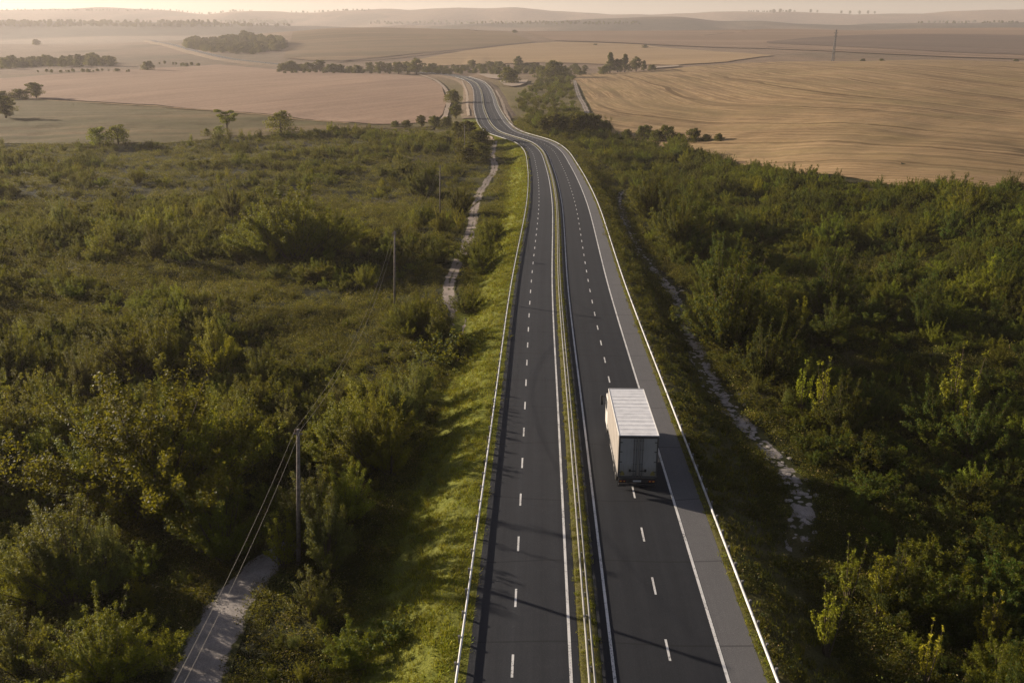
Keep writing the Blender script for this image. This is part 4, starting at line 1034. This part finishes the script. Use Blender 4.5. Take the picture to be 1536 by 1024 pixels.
# labels that single each shrub out: look + landmark + band, then rank from the highway
def dist_poly(x, y, C): return float(np.sqrt(((C - np.array([x, y])) ** 2).sum(1)).min())
def describe(i):
    s = shr[i]; x, y, z, look = s[:4]; px, py = pxs[i], pys[i]; d = x - float(xc(y)); Hh = Hs[i]
    size = 'tall' if Hh > 3.0 else 'small' if Hh < 1.1 else ''
    a = (size + ' ' + LOOKS[look][0]).strip() + ' shrub'
    if d < 0:
        if dist_poly(x, y, EXCL[0][0]) < 5.5: w = 'by gravel track'
        elif dist_poly(x, y, EXCL[1][0]) < 6: w = 'by winding track'
        elif math.hypot(x - p1[0], y - p1[1]) < 6: w = 'near lower pole'
        elif d > -17: w = 'under sunlit bank'
        elif px < 190: w = 'at left border'
        elif d < -32: w = 'deep left scrub'
        else: w = 'in left scrub'
    else:
        if dist_poly(x, y, EXCL[2][0]) < 5: w = 'by stony path'
        elif px > 1400: w = 'at right border'
        elif d > 36: w = 'deep right scrub'
        else: w = 'in right scrub'
    b = 'at bottom edge' if py > 900 else 'below the truck' if py > 745 else 'level with truck' if py > 575 else 'beyond the truck' if py > 480 else 'far beyond truck'
    return a, w, b
cells = {}
for i in np.nonzero(single)[0]: cells.setdefault(describe(i), []).append(i)
ORD = ['first', 'second', 'third', 'fourth', 'fifth', 'sixth', 'seventh', 'eighth', 'ninth', 'tenth', 'eleventh', 'twelfth', 'thirteenth', 'fourteenth', 'fifteenth']
for key, ids in cells.items():
    a, w, b = key; ids = sorted(ids, key=lambda i: abs(shr[i][0] - float(xc(shr[i][1]))))
    for j, i in enumerate(ids):
        lab = '%s %s, %s' % (a, w, b)
        if len(ids) == 2: 
            big = Hs[i] >= max(Hs[k] for k in ids)
            lab += ', the %s of two' % ('taller' if big else 'lower')
        elif len(ids) > 2: lab += ', %s from the road' % (ORD[j] if j < 15 else 'farthest')
        s = shr[i]; v = LOOKS[s[3]][1][s[4]]
        rt = empty('shrub', (s[0], s[1], s[2] - .05), lab, 'shrub', 'shrubs of the roadside scrub', s[6]); rt.scale = (s[5],) * 3
        link('foliage', v['f'], rt); link('stems', v['s'], rt)
rest = np.nonzero(~single)[0]
pick = {k: n for n, k in enumerate(ORDER)}
scatter('scrub', [LOOKS[k][1][i]['f'] for k, i in ORDER], SP_[rest] - np.array([0, 0, .05]), [pick[(shr[i][3], shr[i][4])] for i in rest], [shr[i][5] for i in rest], [shr[i][6] for i in rest])
print('SHRUBS', len(shr), int(single.sum()))

# herb layer and grasses
PP_, II, SS, RR = [], [], [], []
for y0, y1, cell, xw, big in ((16, 60, .50, 1.05, 1.0), (60, 100, .70, .95, 1.15), (100, 190, 1.05, .9, 1.4), (190, 430, 1.9, .88, 1.7)):
    X, Y = jitter_grid(y0, y1, cell, r, xw); Z = ground(X, Y); d = X - xc(Y); P = np.stack([X, Y, Z], 1)
    ok = scrub_ok(P, d, -11.2, 12.4) & excl_ok(X, Y, 0, .52) & (r.uniform(0, 1, len(X)) < np.clip(fbm(X / 6, Y / 6, 55) * 2.2 - .25, .15, 1))
    P = P[ok]; n = len(P); PP_.append(P); II.append(r.integers(0, 4, n)); SS.append(r.uniform(.5, 1.15, n) * big); RR.append(r.uniform(0, 6.28, n))
scatter('undergrowth', HERBT, np.concatenate(PP_), np.concatenate(II), np.concatenate(SS), np.concatenate(RR))
def bank_scatter(name, src, o0, o1, bands, seed, mn=.6, mx=1.3, thin=None):
    q = np.random.default_rng(seed); P = []; I = []; S_ = []
    for y0, y1, dens, g in bands:
        s0, s1 = np.interp(y0, MONO_Y, S[okm]), np.interp(y1, MONO_Y, S[okm]); n = int((s1 - s0) * abs(o1 - o0) * dens)
        ss = q.uniform(s0, s1, n); oo = q.uniform(o0, o1, n); cx = np.interp(ss, S, CL[:, 0]); cy = np.interp(ss, S, CL[:, 1]); nx_ = np.interp(ss, S, NRM[:, 0]); ny_ = np.interp(ss, S, NRM[:, 1])
        x = cx + nx_ * oo; y = cy + ny_ * oo; z = ground(x, y) + .06
        zz = np.interp(ss, S, CZ); edge = np.minimum(np.abs(oo - LE), np.abs(oo - RE)); z = np.where(edge < .9, np.minimum(np.maximum(z, zz - .12), zz - .03), z)
        if thin is not None: k = q.uniform(0, 1, n) < thin(x, y, oo); x, y, z = x[k], y[k], z[k]
        k = excl_ok(x, y, 0, .55); x, y, z = x[k], y[k], z[k]
        P.append(np.stack([x, y, z], 1)); I.append(q.integers(0, len(src), len(x))); S_.append(q.uniform(mn, mx, len(x)) * g)
    P = np.concatenate(P); scatter(name, src, P, np.concatenate(I), np.concatenate(S_), q.uniform(0, 6.28, len(P)))
lump = lambda x, y, o: np.clip(fbm(x * .8, y * .8, 66) * 2.4 - .45, .2, 1)
bank_scatter('bank_grass', BANKT, -12.4, -5.75, ((14, 60, 17, 1.0), (60, 110, 9, 1.3), (110, 210, 4, 1.9), (210, 400, 1.5, 2.6)), 71, thin=lump)
bank_scatter('bank_weeds', RUFFT + HERBT[:2], -14.5, -9.2, ((14, 110, 1.6, .8), (110, 300, .8, 1.0)), 72, .4, 1.0, thin=lump)
bank_scatter('rough_grass', RUFFT + HERBT[:1], 8.35, 15.5, ((14, 60, 7, .9), (60, 110, 4, 1.1), (110, 210, 2, 1.4), (210, 400, .8, 1.9)), 73, .5, 1.2, thin=lump)
q = np.random.default_rng(74)
STONES = []
for i in range(5):
    bmx = MB(); n = 9; rr = q.uniform(.7, 1.15, n); V = [(cos(2 * pi * k / n) * rr[k], sin(2 * pi * k / n) * rr[k] * q.uniform(.55, .8), z + q.uniform(-.04, .04)) for z in (-.15, .16) for k in range(n)] + [(0, 0, .24)]
    bmx.add(V, [(k, (k + 1) % n, n + (k + 1) % n, n + k) for k in range(n)] + [(n + k, n + (k + 1) % n, 2 * n) for k in range(n)]); STONES.append(bmx.mesh('stone', M['stone']))
C = RP; n = 420; ii = np.clip((q.uniform(0, 1, n) ** .55 * len(C)).astype(int), 0, len(C) - 2); x = C[ii, 0] + q.normal(0, .55, n); y = C[ii, 1] + q.normal(0, .55, n)
scatter('path_stones', STONES, np.stack([x, y, ground(x, y) + .07], 1), q.integers(0, 5, n), q.uniform(.08, .34, n), q.uniform(0, 6.28, n))
def flat_scatter(name, src, o0, o1, ymax, dens, seed, dz, mn, mx):
    q = np.random.default_rng(seed); s0, s1 = np.interp(14, MONO_Y, S[okm]), np.interp(ymax, MONO_Y, S[okm]); n = int((s1 - s0) * (o1 - o0) * dens)
    ss = s0 + (s1 - s0) * q.uniform(0, 1, n) ** 1.6; oo = q.uniform(o0, o1, n)
    P = np.stack([np.interp(ss, S, CL[:, 0]) + np.interp(ss, S, NRM[:, 0]) * oo, np.interp(ss, S, CL[:, 1]) + np.interp(ss, S, NRM[:, 1]) * oo, np.interp(ss, S, CZ) + dz], 1)
    scatter(name, src, P, q.integers(0, len(src), n), q.uniform(mn, mx, n), q.uniform(0, 6.28, n))
flat_scatter('median_grass', BANKT, -.46, .46, 300, 9, 75, .05, .3, .75)
flat_scatter('verge_grass', BANKT, 7.85, 8.25, 260, 7, 76, .02, .4, .9)

# ------------------------------------------------------------------ trees standing beyond the scrub: (x, foot row, height px, shape, label)
def add_tree(x, y, hpx, shape, label, group=None, name='tree', wide=1.0):
    p = G(x, y); v = TREES[shape][random.randrange(len(TREES[shape]))]; k = hpx * depth(p) / F / (v['H'] * .97)
    t = empty(name, (p[0], p[1], p[2] - .1), label, 'tree' if name == 'tree' else 'bush', group, random.uniform(0, 6.28)); t.scale = (k * wide, k * wide, k)
    link('crown', v['f'], t); link('trunk', v['s'], t)
one = [
 (55, 148, 23, 'round', 'round dark tree at the far corner of the green meadow'), (30, 150, 15, 'bush', 'dark spreading tree next to the round tree on the meadow edge'),
 (3, 151, 13, 'bush', 'dark low tree cut by the left border of the photo, above the meadow'), (9, 178, 31, 'round', 'paler tree in the meadow under the dark hedge clump, by the left border'),
 (342, 203, 36, 'flat', 'flat topped thin trunked tree on the meadow edge'), (422, 200, 31, 'airy', 'round spreading tree alone at the meadow edge, right of the flat topped tree'),
 (150, 219, 27, 'airy', 'airy olive tree on the scrub edge, left one of a pair'), (178, 217, 28, 'airy', 'airy olive tree on the scrub edge, right one of a pair'),
 (55, 68, 8, 'bush', 'lone dark tree on the misty field far left'), (222, 106, 13, 'bush', 'hazy round tree at the far end of the pinkish field'),
 (708, 101, 10, 'bush', 'round hazy tree left of the golden field bottom, above the bend'), (777, 103, 17, 'round', 'taller round hazy tree below the golden field'),
 (765, 126, 22, 'bush', 'wide dark tree standing over the pale yards'), (830, 119, 25, 'bush', 'big dark tree at the top of the scrubby slope'), (846, 117, 14, 'bush', 'lower dark tree against the big one on the slope'), (812, 117, 16, 'bush', 'dark bushy tree left of the big slope tree'),
 (905, 112, 12, 'bush', 'low bushy tree at the foot of the tall field clump'), (915, 110, 28, 'cone', 'tallest dark tree of the clump on the stubble field'), (926, 110, 20, 'round', 'dark tree filling the middle of the field clump'), (937, 109, 25, 'cone', 'second tall pointed tree of the field clump'),
 (954, 108, 21, 'round', 'rounded dark tree of the field clump'), (966, 107, 15, 'cone', 'small pointed tree at the right end of the field clump'), (978, 106, 8, 'bush', 'tiny bush right of the field clump'), (870, 113, 7, 'bush', 'small hazy bush left of the field clump'),
 (632, 191, 17, 'round', 'upright tree in the bush row above the dirt track'), (610, 191, 10, 'bush', 'small bush left of the upright tree in the bush row'), (593, 191, 9, 'bush', 'small bush at the left end of the bush row'), (652, 189, 14, 'bush', 'rounded bush right of the upright tree in the bush row'), (670, 189, 13, 'bush', 'rounded bush at the right end of the bush row'),
 (680, 155, 18, 'bush', 'hazy tree between the field edge path and the road bend'), (684, 178, 22, 'round', 'hazy tall tree beside the bend behind the dark trees'),
 (688, 210, 26, 'round', 'dark tree of the roadside clump, behind the far utility pole'), (704, 212, 30, 'round', 'tallest dark tree of the roadside clump at the bend'), (718, 222, 26, 'bush', 'dark tree of the roadside clump nearest the dirt track'), (700, 245, 26, 'bush', 'dense dark tree low in the roadside clump'),
 (668, 225, 20, 'bush', 'dark spreading tree left of the roadside clump'), (722, 240, 24, 'bush', 'dense dark tree at the foot of the roadside clump'),
]
for t in one: add_tree(*t[:4], t[4], 'single trees of the fields' if t[1] < 200 else 'trees around the bend', 'tree', 1.35 if t[0] < 60 and t[1] > 100 else 1.1)
W_ = ['dense dark tree at the left end of the dark tree belt right of the road', 'taller dark tree second in the dark belt right of the road', 'broad dark tree third in the dark belt right of the road', 'tall dark tree in the middle of the dark belt right of the road', 'dark tree fifth in the belt under the stubble field corner', 'wide dark tree sixth in the belt under the stubble field corner', 'low dark tree at the right end of the dark belt']
for k, (x, y, h) in enumerate([(815, 199, 23), (829, 199, 26), (845, 201, 26), (860, 199, 27), (876, 200, 28), (891, 199, 26), (906, 202, 21)]): add_tree(x, y, h, 'bush' if k % 2 else 'round', W_[k], 'dark tree belt')
W_ = ['bush at the road end of the field edge row', 'second bush of the field edge row', 'upright bush, third of the field edge row', 'largest bush of the field edge row', 'fifth bush of the field edge row', 'pointed upright bush, sixth of the field edge row', 'seventh bush of the field edge row, low and round', 'last bush of the row, alone against the stubble']
for k, (x, y, h) in enumerate([(940, 208, 13), (966, 209, 20), (984, 212, 16), (1001, 212, 22), (1019, 213, 13), (1040, 213, 19), (1059, 213, 11), (1078, 212, 11)]): add_tree(x, y, h, 'bush', W_[k], 'bushes along the stubble field edge', 'bush')
TL = [(425, 107, 11), (437, 107, 14), (450, 107, 10), (463, 108, 13), (480, 108, 17), (497, 109, 12), (510, 109, 11), (524, 109, 9), (537, 110, 11), (555, 110, 15), (570, 111, 17), (584, 111, 15), (598, 111, 17), (611, 111, 17), (625, 112, 23), (640, 109, 9), (648, 107, 11)]
for k, (x, y, h) in enumerate(TL):
    lab = {4: 'tallest hazy tree in the western half of the tree line', 14: 'largest round tree of the far tree line, near the road'}.get(k, 'hazy tree %s from the left in the tree line behind the pinkish field' % (ORD + ['sixteenth', 'seventeenth'])[k])
    add_tree(x, y, h, 'round' if h > 14 else 'bush', lab, 'far tree line', 'tree', 1.25)
for k, (x, y, h) in enumerate([(1160, 20.5, 6), (1170, 20, 6), (1184, 19.5, 5), (1216, 19.5, 5), (1226, 19.5, 4), (1262, 19, 4.5), (1275, 19, 5), (1289, 19.5, 5.5), (1302, 19.5, 5), (1312, 19.5, 4)]):
    add_tree(x, y, h, 'round', 'hazy tree on the skyline, %s from the left' % ORD[k], 'skyline trees')
for x, y, h, lab in [(1294, 92.5, 4, 'tiny dark bush right of the lattice mast at the field edge'), (1322, 92.5, 4, 'tiny wide bush second right of the lattice mast'), (967, 73, 5, 'tiny dark bush on the brown field above the tall clump'), (893, 69, 3, 'speck of a bush on the golden field top'), (772, 49.5, 4, 'tiny tree on the hill crest above the golden field'),
                  (1524, 93, 4, 'tiny bush at the right border along the field edge'), (735, 101, 8, 'low hazy bush between the two round trees below the golden field'), (748, 102, 9, 'low hazy bush beside the taller round tree'), (792, 103, 8, 'low hazy bush right of the taller round tree'), (803, 104, 9, 'low hazy bush before the slope trees'),
                  (720, 103, 6, 'low hazy bush next to the round hazy tree')]: add_tree(x, y, h, 'bush', lab, 'small far bushes', 'bush', 1.5)
add_tree(331, 204, 15, 'airy', 'pale bush under the flat topped tree', None, 'bush'); add_tree(311, 205, 12, 'airy', 'small bush left of the flat topped tree', None, 'bush')
# far woods that read as masses
def wood(name, pix, hpx, seed, n_per=1, jx=5, jy=1.2, shapes=('round', 'bush')):
    q = np.random.default_rng(seed); P = []; I = []; G_ = []
    src = [v for s in shapes for v in TREES[s]]
    for x, y in pix:
        for _ in range(n_per):
            p = G(x + q.uniform(-jx, jx), y + q.uniform(-jy, jy)); i = q.integers(len(src)); P.append(p); I.append(i); G_.append(hpx * q.uniform(.6, 1.2) * depth(p) / F / src[i]['H'])
    scatter(name, [s['f'] for s in src], np.array(P), I, G_, q.uniform(0, 6.28, len(P)))
wood('hillside_wood', [(x, y) for x in range(286, 428, 6) for y in np.linspace(82 - abs(x - 360) * .10, 60 + abs(x - 365) * .13, 9)], 11, 301, 1, 5, 1.6)
wood('field_hedge', [(x, 101 - x * .03 + (k - 1) * 2) for x in range(-60, 168, 6) for k in range(3)], 12, 302)
wood('field_hedge.001', [(x, 110 - x * .01) for x in range(60, 200, 7)] + [(x, 98 + .03 * (x - 240)) for x in range(240, 300, 8)], 5, 303)
wood('ridge_wood', [(x, y) for x in range(-80, 440, 5) for y in (34.5, 37, 40)], 4.5, 304, 1, 4, .8)
wood('ridge_wood.001', [(x, y) for x in range(560, 960, 6) for y in (35, 36.5)] + [(x, 35) for x in range(1380, 1560, 5)], 3.2, 305, 1, 4, .8)
wood('ridge_wood.002', [(x, y) for x in list(range(-60, 380, 6)) + list(range(440, 560, 6)) + list(range(1120, 1190, 3)) for y in (16.5,)], 2.6, 306, 1, 4, .6)
wood('tree_line_bushes', [(x, y) for x in range(420, 655, 8) for y in (107.5, 110)], 4.5, 308, 1, 4, 1.2, ('bush',))
wood('valley_bushes', [(x, y) for x in range(650, 880, 5) for y in (104, 107, 111)], 6, 307, 1, 5, 1.5, ('bush',))

# ------------------------------------------------------------------ air, sky, light
hz = bpy.data.materials.new('haze'); hz.use_nodes = True; nt = hz.node_tree
nt.nodes.remove(nt.nodes['Principled BSDF']); pv = nt.nodes.new('ShaderNodeVolumePrincipled')
pv.inputs['Color'].default_value = (.96, .88, .84, 1); pv.inputs['Density'].default_value = 1.05e-4; pv.inputs['Anisotropy'].default_value = .25
nt.links.new(pv.outputs[0], nt.nodes['Material Output'].inputs['Volume'])
allz = float(Zg.min()) - 4
hb = MB().box(-9500, 9500, -400, 8000, allz - 1, 265).build('haze', hz); tag(hb, kind='stuff')

AZ = radians(299); EL = radians(14)
w = bpy.data.worlds.new('World'); SC.world = w; w.use_nodes = True
sky = w.node_tree.nodes.new('ShaderNodeTexSky'); sky.sky_type = 'NISHITA'; sky.sun_disc = False; sky.sun_elevation = EL; sky.sun_rotation = AZ
sky.air_density = 1.0; sky.dust_density = 1.0; sky.ozone_density = 1.0
bg = w.node_tree.nodes['Background']; hsv = w.node_tree.nodes.new('ShaderNodeHueSaturation'); hsv.inputs['Saturation'].default_value = .78; w.node_tree.links.new(sky.outputs[0], hsv.inputs['Color']); tn = w.node_tree.nodes.new('ShaderNodeMix'); tn.data_type = 'RGBA'; tn.blend_type = 'MULTIPLY'; tn.inputs[0].default_value = 1; tn.inputs[7].default_value = (1.04, .965, 1.04, 1); w.node_tree.links.new(hsv.outputs[0], tn.inputs[6]); w.node_tree.links.new(tn.outputs[2], bg.inputs[0]); bg.inputs[1].default_value = .042
sl = bpy.data.lights.new('sun', 'SUN'); sl.energy = 5.0; sl.angle = radians(.5); sl.color = (1.0, .855, .69)
so = bpy.data.objects.new('sun', sl); COL.objects.link(so)
from mathutils import Vector
sd = Vector((sin(AZ) * cos(EL), cos(AZ) * cos(EL), sin(EL)))
so.rotation_euler = sd.to_track_quat('Z', 'Y').to_euler(); so.location = (-60, 30, 60)
SC.view_settings.view_transform = 'Standard'; SC.view_settings.look = 'None'; SC.view_settings.exposure = 1.15; SC.view_settings.gamma = 1
cy = SC.cycles
cy.use_denoising = True; cy.denoising_prefilter = 'NONE'; cy.denoising_input_passes = 'RGB_ALBEDO_NORMAL'
cy.max_bounces = 5; cy.diffuse_bounces = 3; cy.glossy_bounces = 2; cy.transmission_bounces = 3; cy.volume_bounces = 0; cy.transparent_max_bounces = 4
cy.caustics_reflective = False; cy.caustics_refractive = False
